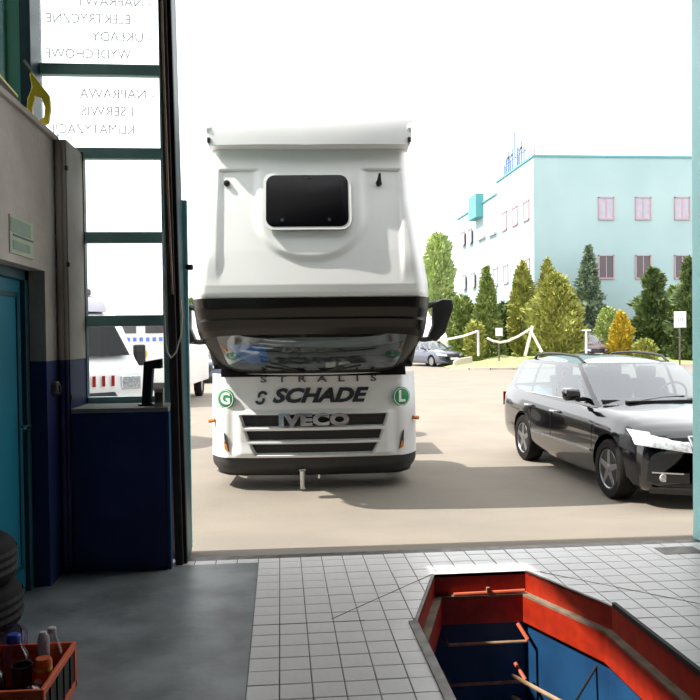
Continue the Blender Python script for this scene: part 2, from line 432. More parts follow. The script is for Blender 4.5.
# ceiling with a roof light towards the yard side
sx0, sx1, sy0, sy1 = -3.98, -2.90, 1.5, 5.4
wall('ceiling', [((-8.2, -9.2, 5.6), (sx0, 5.95, 5.8)), ((sx1, -9.2, 5.6), (10, 5.95, 5.8)), ((sx0, -9.2, 5.6), (sx1, sy0, 5.8)), ((sx0, sy1, 5.6), (sx1, 5.95, 5.8))], 'hall_ceiling')
fr = MB()
for a, b in (((sx0, sy0, 5.55), (sx0+.05, sy1, 5.85)), ((sx1-.05, sy0, 5.55), (sx1, sy1, 5.85)), ((sx0, sy0, 5.55), (sx1, sy0+.05, 5.85)), ((sx0, sy1-.05, 5.55), (sx1, sy1, 5.85))): fr.b2(a, b)
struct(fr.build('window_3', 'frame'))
# office block on the left: stained concrete above, blue dado below, double door opening
WX, DX, OH, BD = -1.5, -1.63, 2.93, 1.455              # wall face, door plane, block height, top of the blue
dy0, dy1, dh = 3.3, 5.17, 2.035
def two_tone(name, a, b):                              # a box split at the top of the blue dado
    o = []
    if a[2] < BD: o.append((a, (b[0], b[1], min(b[2], BD)), 'blue_wall'))
    if b[2] > BD: o.append(((a[0], a[1], max(a[2], BD)), b, 'concrete'))
    return o
office = struct(MB().b2((-2.2, -3, dh), (WX, 5.45, OH)).build('wall_office', 'concrete'), 'stained concrete wall of the office block over the teal door')
for a, b in (((-2.2, dy1, 0), (WX, 5.45, dh)), ((-2.2, -3, 0), (WX, dy0, dh))):
    for p, q, k in two_tone('x', a, b): MB().b2(p, q).build('wall_pier', k, office)
MB().b2((-2.2, -3, OH), (WX+.025, 5.47, OH+.035)).build('coping', 'concrete', office, bevel=.006)
MB().b2((-6, -3, OH-.1), (-2.2, 5.45, OH)).build('office_roof', 'concrete', office)
MB().b2((-2.25, 3.2, 0), (-2.2, 5.45, dh)).build('passage_wall', 'hall_wall', office)
for z0, z1, k in ((BD, OH+.005, 'concrete'), (.02, BD, 'blue_wall')):
    MB().tube([(-1.475, 5.43, z1), (-1.475, 5.43, z0)], .022, 10).build('conduit', k, office, smooth=40)
    MB().tube([(-1.445, 5.43, z1), (-1.445, 5.43, z0)], .014, 10).build('conduit', k, office, smooth=40)
for z in (.3, 1.2, 2.1, 2.75): MB().box((-1.462, 5.438, z), (.1, .02, .03)).build('conduit_clip', 'steel', office)
# piece of front wall beside and below the window, the reveal, the sill
wl = struct(MB().b2((-2.2, 5.45, BD), (-1.425, 5.95, 2.945)).build('wall_window', 'concrete'), 'concrete pier and blue parapet around the window bay')
MB().b2((-2.2, 5.45, -.25), (-1.425, 5.95, BD)).build('pier_dado', 'blue_wall', wl)
MB().b2((-1.425, 5.45, -.25), (DL, 5.95, 1.09)).build('parapet', 'blue_wall', wl, bevel=.008)
MB().b2((-1.425, 5.43, 1.09), (DL+.02, 5.95, 1.12)).build('window_sill', 'hall_wall', wl, bevel=.006)
MB().b2((DL, 5.44, -.02), (DL+.022, 5.52, 1.09)).build('lit_end_strip', K['pit_blue'], wl, bevel=.003)  # added strip; daylight on the parapet end put into its lighter blue
# steel green panels above, left of the upper panes
pw = struct(MB().b2((-8, 5.75, 2.945), (-1.77, 5.95, 4.6)).build('wall_upper', 'green_panel'), 'green steel wall panels above the office block')
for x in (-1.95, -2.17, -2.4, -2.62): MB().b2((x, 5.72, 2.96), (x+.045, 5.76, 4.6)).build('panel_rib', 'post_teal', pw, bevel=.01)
MB().b2((-1.79, 5.68, 2.96), (-1.715, 5.95, 4.6)).build('column', 'teal_dark', pw, bevel=.006)

# windows: frames, glazing bars, panes and lettering on the glass
def pane(parent, x0, x1, z0, z1, y=5.915):
    return MB().b2((x0, y-.003, z0), (x1, y+.003, z1)).build('pane', 'glass', parent)
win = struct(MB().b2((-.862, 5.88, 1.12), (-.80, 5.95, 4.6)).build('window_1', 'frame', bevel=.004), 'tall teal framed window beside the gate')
MB().b2((-1.44, 5.88, 1.12), (-1.418, 5.95, 2.96)).build('jamb', 'teal_dark', win)
bars = [1.145, 1.725, 2.34, 2.957, 3.567, 4.25]
for i, z in enumerate(bars):
    l = -1.425 if i < 3 else -1.715
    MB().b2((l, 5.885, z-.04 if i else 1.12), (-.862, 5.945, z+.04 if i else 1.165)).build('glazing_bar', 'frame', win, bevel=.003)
for i in range(5):
    l = -1.42 if i < 3 else -1.715
    pane(win, l, -.862, bars[i]+.04, bars[i+1]-.04)
MB().b2((-1.715, 5.90, 4.29), (-.862, 5.93, 4.6)).build('pane', 'glass', win)
lines = [('- NAPRAWY', 152, 3), ('ELEKTRYCZNE', 131, 20), ('- UKŁADY', 152, 38), ('WYDECHOWE', 131, 55),
         ('- NAPRAWA', 155, 95), ('I SERWIS', 134, 112), ('KLIMATYZACJI', 135, 130)]
wd = [75, 84, 60, 86, 75, 52, 81]
for (s, px, py), w in zip(lines, wd):
    p = ony(px, py, 5.92); q = ony(px-w, py, 5.92)
    M = Matrix.Translation((p.x, 5.922, p.z)) @ Matrix.Rotation(math.pi, 4, 'Z') @ Matrix.Rotation(math.pi/2, 4, 'X')
    o = text_obj(s, .1, 'vinyl', 'lettering', win, M, .0006, align='LEFT')
    xs_ = [v.co.x for v in o.data.vertices]; cur = max(xs_)-min(xs_); k = (p.x-q.x)/cur
    for v in o.data.vertices: v.co.x = p.x+(v.co.x-p.x)*k

# teal door leaf in the office wall
door = struct(MB().b2((DX-.045, 4.22, .0), (DX, 5.09, 1.97)).build('door_1', 'teal_door', bevel=.003), 'teal steel door in the office wall')
MB().b2((DX-.06, 5.09, 0), (DX+.03, 5.17, dh)).build('door_jamb', 'teal_dark', door, bevel=.004)
MB().b2((DX-.06, 3.3, 1.97), (DX+.03, 5.17, dh)).build('door_head', 'teal_dark', door, bevel=.004)
MB().b2((DX-.06, 4.15, 0), (DX+.02, 4.22, 1.97)).build('door_mullion', 'teal_dark', door, bevel=.004)
for a, b in (((4.28, .16), (5.03, .19)), ((4.28, 1.86), (5.03, 1.89)), ((4.28, .16), (4.31, 1.89)), ((5.0, .16), (5.03, 1.89))):
    MB().b2((DX, a[0], a[1]), (DX+.008, b[0], b[1])).build('door_moulding', 'teal_dark', door)
MB().tube([(DX, 5.06, 1.05), (DX+.06, 5.06, 1.05), (DX+.06, 4.94, 1.05)], .01).build('door_handle', 'chrome', door, smooth=40)
MB().b2((DX-.045, 3.34, .0), (DX-.6, 3.38, 1.97)).build('open_leaf', 'teal_door', door)

# gate edge and right gate post
gate = thing('folding_gate', (-.73, 5.56, 0), 0, 'dark brown folded gate edge beside the blue parapet', 'gate')
def leanbox(x0, x1, y0, y1, z0, z1, lean): 
    mb = MB(); v = []
    for z, l in ((z0, 0), (z1, lean)):
        v += [(x0+l, y0, z), (x1+l, y0, z), (x1+l, y1, z), (x0+l, y1, z)]
    return mb.add(v, [(0, 3, 2, 1), (4, 5, 6, 7), (0, 1, 5, 4), (1, 2, 6, 5), (2, 3, 7, 6), (3, 0, 4, 7)])
leanbox(-.025, .03, -.03, .05, 0, 4.57, -.065).build('gate_edge', 'gate', gate, bevel=.006)
leanbox(.03, .055, -.0, .05, 0, 4.57, -.06).build('seal', 'rubber', gate, bevel=.006)
leanbox(.0, .05, .06, .34, 0, 4.57, -.06).build('gate_leaf', 'teal_dark', gate, bevel=.004)
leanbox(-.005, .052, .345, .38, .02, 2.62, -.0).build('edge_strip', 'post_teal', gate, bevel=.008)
MB().tube([(.04, .36, 2.12), (.085, .35, 2.12)], .022).build('bolt', 'rubber', gate, smooth=40)
MB().tube([(-.06, -.04, 4.6), (-.045, -.045, 3.4), (-.03, -.045, 2.6), (-.012, -.045, 1.9)], .008).build('air_hose', 'pipe', gate, smooth=40)
gp = thing('gate_post', (3.215, 5.55, 0), 0, 'pale teal steel gate post at the edge of the doorway', 'post')
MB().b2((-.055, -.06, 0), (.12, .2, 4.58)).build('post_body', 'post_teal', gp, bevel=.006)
MB().b2((-.0, -.09, 0), (.05, -.06, 4.58)).build('guide_rail', 'teal_dark', gp, bevel=.004)
for z in (.25, 2.1, 4.0): MB().b2((-.03, -.1, z), (.08, -.085, z+.14)).build('rail_bracket', 'steel', gp)
cab_pts = [ony(163, 228, 5.5), ony(164, 290, 5.5), ony(165, 335, 5.5), ony(167, 352, 5.5), ony(171, 358, 5.48), ony(176, 352, 5.46), ony(181, 335, 5.45), ony(182, 315, 5.47), ony(181, 300, 5.52)]
tag(MB().tube([p for p in cab_pts], .0065).build('hanging_cable', 'rope', smooth=40), 'white cable hanging in a loop on the gate edge', 'cable')

# ------------------------------------------------------------------ the white lorry with its cab tipped forward
TP = atd(313, 9.30); truck = thing('tractor_lorry', TP, -R(3.0), 'white lorry with its cab tipped forward standing outside the gate', 'lorry')
# local frame: x to the right, y away from the workshop, z up from the ground
def front_y(x, w=1.265):                                # plan curve of the front
    a = abs(x)/w; return .10*a*a + (.30*max(0, (a-.80)/.20)**2.2 if a > .80 else 0)
slots = [(.905, .765, .885, .835), (.715, .60, .825, .785), (.555, .435, .765, .71)]   # z top, z bottom, half width top, bottom
def slot_in(x, z):
    s = 0
    for zt, zb, wt, wb in slots:
        if zb-.03 < z < zt+.03:
            hw = lerp(wb, wt, (z-zb)/(zt-zb))
            s = max(s, sstep(-.012, .012, min(zt-z, z-zb))*sstep(-.012, .02, hw-abs(x)))
    return s
PT, PB = 1.395, .40
def panel(u, v):
    z = lerp(PB, PT, v); x = (u*2-1)*1.265
    w = 1.0 - .0*v
    y = front_y(x) + .10*sstep(.9, 1.42, z) - .03*sstep(.6, .4, z)
    rec = slot_in(x, z)
    bar = .045*sstep(.98, .90, z)*sstep(.36, .46, z)*sstep(1.0, .86, abs(x))   # louvre block stands proud
    return (x, y-bar+rec*.10, z)
MB().grid(panel, 220, 120).build('front_panel', 'white', truck, smooth=50)
for zt, zb, wt, wb in slots:
    mb = MB().grid(lambda u, v: ((u*2-1)*lerp(wb, wt, v), front_y((u*2-1)*lerp(wb, wt, v))+.03, lerp(zb, zt, v)), 24, 2)
    g = mb.build('grille_slot', 'slot', truck)
    bb = MB()
    for k in range(1, 4):
        z = lerp(zb, zt, k/4); hw = lerp(wb, wt, k/4)-.02
        bb.grid(lambda u, v: ((u*2-1)*hw, front_y((u*2-1)*hw)+.022, z-.006+.012*v), 24, 1)
    bb.build('grille_rib', 'black', g)
# bumper
def bump(u, v):
    x = (u*2-1)*1.255; z = lerp(.17, PB+.01, v)
    tuck = .10*sstep(.30, .15, z)
    e = 1-.05*sstep(.34, .17, z)
    return (x*e, front_y(x)-.02+tuck, z)
MB().grid(bump, 60, 10).build('bumper', 'bumper', truck, smooth=60, solid=.03)
MB().grid(lambda u, v: ((u*2-1)*1.22, front_y((u*2-1)*1.25)+.06+v*.7, .18+.02*v), 30, 2).build('bumper_underside', 'bumper', truck)
# lettering
def on_front(x, z, dy=-.015): return Matrix.Translation((x, front_y(x)+.10*sstep(.9, 1.42, z)+dy, z)) @ Matrix.Rotation(math.pi/2, 4, 'X')
def bent(o):                                           # letters follow the curved panel
    for v in o.data.vertices:
        v.co.y += front_y(v.co.x)+.10*sstep(.9, 1.42, v.co.z)
    return o
def letters(s, x, z, size, m, name, dy, **kw):
    w = kw.pop('width', None)
    M = Matrix.Translation((x, dy, z)) @ Matrix.Rotation(math.pi/2, 4, 'X')
    os_ = text_obj(s, size, m, name, truck, M, split=True, **kw)
    xs = [v.co.x for o in os_ for v in o.data.vertices]; c = (max(xs)+min(xs))/2; k = w/(max(xs)-min(xs))
    for o in os_:
        for v in o.data.vertices: v.co.x = x+(v.co.x-c)*k
        bent(o)
letters('STRALIS', .06, 1.325, .105, 'letter_grey', 'model_letter', -.008, width=1.40, spacing=2.6, bold=.002)
letters('SCHADE', .085, 1.125, .225, 'letter_dark', 'company_letter', -.010, width=1.16, shear=.32, bold=.010, spacing=1.0)
letters('IVECO', .0, .842, .185, 'chrome', 'maker_letter', -.045, width=.84, bold=.012, extrude=.014, spacing=1.1)
lg = MB()
for a0, a1, cx, cz in ((20, 200, .018, .02), (200, 380, -.018, -.02)):
    pr_ = []
    for k in range(9):
        a = R(lerp(a0, a1, k/8)); pr_.append((-.63+cx+.062*math.cos(a), 1.11+cz+.062*math.sin(a)))
    for k in range(9):
        a = R(lerp(a1, a0, k/8)); pr_.append((-.63+cx+.030*math.cos(a), 1.11+cz+.030*math.sin(a)))
    lg.prism(pr_, lambda u, v, q: (u, front_y(u)+.10*sstep(.9, 1.42, v)+q, v), -.012, -.004)
lg.build('company_emblem', 'letter_dark', truck)
for x, ch in ((-1.055, 'G'), (1.055, 'L')):
    sl = math.atan2(front_y(abs(x)+.06)-front_y(abs(x)-.06), .12)*(1 if x > 0 else -1)
    M = Matrix.Translation((x, front_y(x)+.045+.0-.02, 1.10)) @ Matrix.Rotation(sl, 4, 'Z') @ Matrix.Rotation(math.pi/2, 4, 'X')
    bd = MB().lathe([(.118, 0), (.118, .012), (.110, .016)], 28, M).build('round_badge', 'green_badge', truck, smooth=40)
    MB().lathe([(.100, .0162), (.104, .0175), (.108, .0162)], 28, M, cap=False).build('badge_ring', 'letter_white', bd)
    text_obj(ch, .19, 'letter_white', 'badge_letter', bd, M @ Matrix.Translation((0, 0, .017)), .002, bold=.007)
# corner lamps, tow pin, chassis plate
for s in (-1, 1):
    mb = MB().prism([(.0, .0), (.05, .03), (.065, .22), (.045, .20)], lambda u, v, q: (s*(1.02+u*1.0), front_y(1.02+u)-.028+q, .48+v), 0, .02)
    mb.build('indicator_recess', 'letter_dark', truck)
    MB().prism([(-.005, -.01), (.045, .02), (.055, .11), (.02, .08)], lambda u, v, q: (s*(1.03+u), front_y(1.03+u)-.034+q, .48+v), 0, .016).build('turn_signal', 'amber', truck)
    MB().tube([(s*1.215, .25, .83), (s*1.285, .28, .82)], .025).build('side_marker', 'amber', truck, smooth=40)
MB().tube([(-.145, -.05, .24), (-.145, -.05, .03)], .034, 12).build('tow_pin', 'chrome', truck, smooth=40)
MB().tube([(-.145, -.05, .03), (-.145, -.05, .245)], .018, 8).build('tow_pin_core', 'steel', truck, smooth=40)
MB().tube([(-.185, -.05, .24), (-.105, -.05, .25)], .016, 8).build('tow_pin_handle', 'steel', truck, smooth=40)

# tipped cab: the roof faces the workshop
RW = [(0, 1.26), (.10, 1.25), (.35, 1.185), (.62, 1.125), (1, 1.09)]
PROF = [(0, -1.20, 2.235), (.03, -1.225, 2.29), (.08, -1.225, 2.38), (.3, -1.15, 2.74), (.6, -1.02, 3.27), (.85, -.90, 3.74), (1, -.80, 4.10)]
def emboss(x, z):
    top = sstep(3.605, 3.63, z)
    # raised U-shaped dome round the hatch
    cz = 3.10; hw = .60
    if z > cz: dU = hw - abs(x)
    else:
        dU = hw*1.0 - math.sqrt((x*1.0)**2 + ((z-cz)*1.22)**2)
    dome = sstep(-.02, .09, dU)*sstep(2.50, 2.72, z)
    side = sstep(.93, .985, abs(x))*sstep(2.36, 2.7, z)
    return .036*max(top*.9, dome, side*.9)
def roof(u, v):
    y, z = interp(PROF, v); w = interp(RW, v)[0]
    q = u*2-1; a = abs(q)
    x = w*q
    y += .06*a*a + (.24*(max(0, a-.86)/.14)**2.4 if a > .86 else 0)
    return (x, y-emboss(x, z), z)
MB().grid(roof, 150, 150).build('cab_roof', 'white2', truck, smooth=60)
# hatch
HZ0, HZ1, HX = 2.98, 3.54, .43
def rrect(hw, z0, z1, r, n=6):
    out = []
    for cx, cz, a0 in ((hw-r, z1-r, 0), (-hw+r, z1-r, 90), (-hw+r, z0+r, 180), (hw-r, z0+r, 270)):
        for k in range(n+1):
            a = R(a0+90*k/n); out.append((cx+r*math.cos(a), cz+r*math.sin(a)))
    return out
def rooty(z): 
    for a, b in zip(PROF, PROF[1:]):
        if z <= b[2]: return lerp(a[1], b[1], (z-a[2])/(b[2]-a[2]))
    return PROF[-1][1]
hx = -.03
hf = lambda u, v, q: (u+hx, rooty(v)-.058+q, v)
h = MB().prism(rrect(HX, HZ0, HZ1, .09), hf, -.05, .01).build('roof_hatch', 'hatch', truck, bevel=.012, smooth=40)
fr_ = MB(); A, B = rrect(HX+.03, HZ0-.03, HZ1+.03, .11), rrect(HX, HZ0, HZ1, .09); n = len(A)
fr_.add([hf(*p, 0) for p in A]+[hf(*p, -.042) for p in A]+[hf(*p, -.042) for p in B]+[hf(*p, 0) for p in B],
        [(i+a*n, (i+1) % n+a*n, (i+1) % n+(a+1)*n, i+(a+1)*n) for a in range(3) for i in range(n)])
fr_.build('hatch_frame', 'white2', truck, smooth=50)
for x in (-.26, .23): MB().lathe([(.02, 0), (.018, .012)], 10, Matrix.Translation(hf(x, HZ0+.07, -.05)) @ Matrix.Rotation(math.pi/2, 4, 'X')).build('hatch_screw', 'chrome', h)
MB().b2(hf(-.04, HZ1-.045, -.051), hf(.05, HZ1-.03, -.053)).build('hatch_mark', 'chrome', h)
for x, z in ((-.885, 3.48), (.735, 3.47)):
    p = Vector((x, rooty(z)+.07*abs(x)/1.1-.0, z))
    MB().lathe([(.03, -.03), (.034, .03), (.028, .06), (.012, .066)], 12, Matrix.Translation(p) @ Matrix.Rotation(math.pi/2, 4, 'X')).build('aerial_base', 'rubber', truck, smooth=40)
MB().tube([(.735, rooty(3.47)-.0, 3.47), (.74, rooty(3.47)-.06, 3.56)], [.028, .012], 8).build('aerial_stub', 'rubber', truck, smooth=40)
# roof deflector at the top and side fairings
def defl(u, v):
    q = u*2-1; w = lerp(1.07, 1.16, v)
    z = lerp(3.87, 4.62, v) - .09*v*(1-q*q) - .02*(1-abs(q))
    y = -1.09 + .04*v + .40*v**3 + .10*q*q
    return (w*q, y, z)
MB().grid(defl, 40, 16).build('roof_deflector', 'white2', truck, smooth=60, solid=.03)
MB().grid(lambda u, v: ((u*2-1)*1.065, -1.085+.10*(u*2-1)**2+v*.26, 3.865-.01*v-.02*(1-abs(u*2-1))), 30, 2).build('deflector_lip', 'white2', truck)
for s in (-1, 1):
    MB().prism([(-.95, 3.90), (-1.0, 4.05), (-.62, 4.75), (-.2, 4.85), (-.1, 4.2)], lambda u, v, q: (s*(1.04+q), u, v), 0, .05).build('deflector_side', 'white2', truck, bevel=.012)
    MB().box((s*1.06, -1.0, 3.92), (.03, .03, .05)).build('deflector_hinge', 'rubber', truck)
# cab sides, back and floor
SIDE = [(-1.17, 2.25), (-1.12, 2.75), (-.98, 3.3), (-.75, 4.15), (-.55, 4.35), (1.05, 3.62), (1.15, 3.3), (.55, 1.75), (.3, 1.52), (-.05, 1.46), (-.9, 1.95)]
def cw(z): return lerp(1.19, 1.03, sstep(2.2, 3.9, z))
cb = MB(); n = len(SIDE)
cb.add([(-cw(z)+.0, y+.14, z) for y, z in SIDE]+[(cw(z), y+.14, z) for y, z in SIDE],
       [tuple(range(n)), tuple(range(n, 2*n))[::-1]]+[(i, i+1, n+i+1, n+i) for i in (4, 5, 6, 7, 8)])
cb.build('cab_shell', 'white', truck)
for s in (-1, 1):
    D = [(-.72, 2.05), (-.62, 2.75), (.12, 3.05), (.45, 2.4), (.1, 1.72)]
    d = MB().prism(D, lambda u, v, q: (s*(cw(v)+q), u+.14, v), -.01, .015).build('cab_door', 'white', truck, bevel=.006)
    MB().prism([(-.62, 2.15), (-.54, 2.68), (-.12, 2.85), (-.05, 2.15), (-.3, 1.98)], lambda u, v, q: (s*(cw(v)+q), u+.14, v), .012, .022).build('door_window', 'hatch', d)
    MB().box((s*(cw(2.3)+.03), .2+.14, 2.35), (.03, .05, .16)).build('door_handle', 'black', d, bevel=.006)
# visor and windscreen, both facing down at the tipped cab's front
def visor(u, v):
    q = u*2-1; a = abs(q)
    y, z = interp([(0, -.99, 1.865), (.25, -1.08, 1.93), (.48, -1.165, 2.03), (.5, -1.15, 2.045), (.75, -1.205, 2.14), (1, -1.215, 2.245)], v)
    w = lerp(1.22, 1.265, v)
    y += .05*a*a + .22*(max(0, a-.86)/.14)**2.2 if a > .86 else .05*a*a
    return (w*q, y, z-.05*(1-v)*a**6)
MB().grid(visor, 60, 24).build('sun_visor', 'visor', truck, smooth=30, solid=.02)
def screen(u, v):
    q = u*2-1; a = abs(q)
    y = lerp(.06, -.99, v); z = lerp(1.405, 1.885, v); w = lerp(1.19, 1.235, v)-.10*(1-v)**6
    y += .05*a*a + (.22*(max(0, a-.84)/.16)**2 if a > .84 else 0)
    z += (.10*a**8)*(1-v) - .05*math.sin(math.pi*v)*(1-a*a)
    return (w*q, y, z)
ing = lambda u, v: .075 < u < .925 and .10 < v < .985
MB().grid(screen, 60, 40, lambda u, v: not ing(u, v)).build('windscreen_surround', 'frame_black', truck, smooth=50)
MB().grid(screen, 60, 40, ing).build('windscreen', 'wglass', truck, smooth=60)
MB().grid(lambda u, v: (lambda p: (p[0], p[1]+.42, p[2]+.42))(screen(lerp(.02, .98, u), v)), 10, 10).build('cab_interior', 'interior', truck)
MB().grid(lambda u, v: (lambda p: (p[0], p[1]+.2, p[2]+.16+.05*math.sin(7*u)*math.sin(3*v)))(screen(lerp(.05, .95, u), .05+.35*v)), 16, 6).build('dashboard', 'interior', truck, smooth=40)
bs = MB().grid(lambda u, v: (lambda p: (p[0], p[1]+.03, p[2]+.06+.018*math.sin(9*u+4*v)))(screen(lerp(.12, .285, u), lerp(.18, .66, v))), 10, 8)
bs.build('blue_sheet', 'blue_sheet', truck, smooth=40)
for u0_, u1_, v0, v1, k in ((.56, .61, .14, .34, 'cap_white'), (.625, .68, .24, .34, 'cap_white')):
    MB().grid(lambda u, v: (lambda p: (p[0], p[1]+.01, p[2]+.015))(screen(lerp(u0_, u1_, u), lerp(v0, v1, v))), 2, 2).build('windscreen_sticker', k, truck)
for s in (-1, 1):
    MB().tube([(s*.1, -.0, 1.41), (s*.55, -.30, 1.50)], .012).build('wiper', 'black', truck, smooth=40)
MB().grid(lambda u, v: ((u*2-1)*1.12, .09+.06*(u*2-1)**2+.06*v, 1.36+.11*v), 20, 2).build('cowl_strip', 'frame_black', truck)
# mirrors on brackets
for s in (-1, 1):
    mr = MB().prism([(1.36, 2.20), (1.47, 2.245), (1.585, 2.24), (1.60, 2.15), (1.50, 1.86), (1.40, 1.76), (1.30, 1.80), (1.36, 1.95)],
                    lambda u, v, q: (s*u, -.55+q, v), 0, .16).build('mirror', 'black', truck, bevel=.03, smooth=40)
    MB().tube([(s*1.15, -.5, 2.12), (s*1.3, -.52, 2.17), (s*1.42, -.48, 2.2)], .035).build('mirror_arm', 'black', mr, smooth=40)
    MB().tube([(s*1.15, -.5, 1.80), (s*1.27, -.5, 1.79), (s*1.36, -.47, 1.8)], .03).build('mirror_arm', 'black', mr, smooth=40)
    MB().prism([(1.36, 1.9), (1.47, 2.2), (1.56, 2.2), (1.48, 1.9)], lambda u, v, q: (s*u, -.385+q, v), 0, .008).build('mirror_glass', 'chrome', mr)
    MB().tube([(s*1.12, -.98, 2.17), (s*1.20, -.93, 2.20), (s*1.22, -.8, 2.22)], .03).build('corner_lamp', 'chrome', truck, smooth=40)
# chassis behind the panel
for s in (-1, 1):
    MB().b2((s*.36, .3, .62), (s*.46, 5.8, .9)).build('frame_rail', 'steel', truck)
    MB().b2((s*.72, 2.6, .4), (s*1.2, 3.9, .95)).build('fuel_tank', 'steel', truck, bevel=.06, smooth=40)
    MB().b2((s*.95, .45, .35), (s*1.2, 1.15, 1.2)).build('step_panel', 'white', truck, bevel=.03)
MB().b2((-.34, .5, .55), (.34, 2.1, 1.38)).build('engine', 'interior', truck, bevel=.05)
MB().b2((-.5, .28, .5), (.5, .4, 1.3)).build('radiator', 'black', truck)
MB().b2((-.6, 4.3, .95), (.6, 5.3, 1.08)).build('fifth_wheel', 'steel', truck, bevel=.03)
def wheel_parts(parent, loc, r, w, rim_r, side, spokes=0, name='wheel', rimmat='alloy'):
    Mx = Matrix.Translation(loc) @ Matrix.Rotation(math.pi/2*side, 4, 'Y')
    t = MB().lathe([(rim_r, -w*.42), (rim_r+.02, -w*.5), (r*.93, -w*.5), (r, -w*.36), (r, w*.36), (r*.93, w*.5), (rim_r+.02, w*.5), (rim_r, w*.42)], 36, Mx, cap=False).build(name, 'tyre', parent, smooth=40)
    d = MB().lathe([(rim_r, w*.42), (rim_r*.94, w*.40), (rim_r*.9, w*.12), (.02, w*.10)], 36, Mx).build('rim_dish', 'black' if spokes else rimmat, t, smooth=30)
    if spokes:
        MB().lathe([(rim_r*.9, w*.36), (rim_r, w*.46), (rim_r*1.02, w*.40)], 36, Mx, cap=False).build('rim_edge', rimmat, t, smooth=40)
        for k in range(spokes):
            a = 2*math.pi*k/spokes+.3
            q = Mx @ Matrix.Rotation(a, 4, 'Z')
            sp = MB(); P = [(rim_r*.08, -.05), (rim_r*.95, -.032), (rim_r*.95, .032), (rim_r*.08, .05)]
            sp.prism(P, lambda u, v, e: q @ Vector((u, v, e)), w*.2, w*.44).build('spoke', rimmat, t, bevel=.006)
        MB().lathe([(.07, w*.2), (.07, w*.44), (.05, w*.47)], 18, Mx).build('hub', rimmat, t, smooth=40)
    return t
for s in (-1, 1):
    wheel_parts(truck, (s*1.03, 1.45, .5), .5, .3, .29, s)
    wheel_parts(truck, (s*.98, 5.05, .5), .5, .5, .29, s)
    MB().grid(lambda u, v: (s*lerp(.8, 1.2, v), 1.45-.58*math.cos(math.pi*u), .5+.58*math.sin(math.pi*u)), 14, 1).build('wheel_arch', 'black', truck)

# ------------------------------------------------------------------ cars
ST = [(-2.47, .80, .40, .88, .90), (-2.42, .85, .30, .95, .98), (-2.25, .885, .25, .985, 1.02), (-1.8, .90, .22, .985, 1.02), (-1.35, .905, .20, .975, 1.01), (-.7, .905, .19, .955, .985),
      (0, .905, .18, .94, .97), (.6, .905, .18, .925, .965), (.95, .905, .18, .915, .985), (1.2, .90, .18, .90, .965), (1.5, .90, .18, .88, .94),
      (1.8, .89, .18, .85, .90), (2.05, .87, .18, .805, .855), (2.2, .85, .19, .745, .80), (2.28, .82, .21, .68, .735), (2.32, .78, .26, .57, .62)]
SEC = [(0, 0), (.5, 0), (.88, .005), (.955, .10), (.985, .22), (.997, .36), (1, .5), (1, .62), (.992, .74), (.975, .85), (.945, .94), (.905, 1.0)]
TOP = [(.8, .42), (.6, .72), (.35, .92), (0, 1)]
def car_x(x, q):
    kf = .30*sstep(1.2, 2.32, x); kr = .13*sstep(-1.9, -2.47, x)
    return x-kf*q*q+kr*q*q
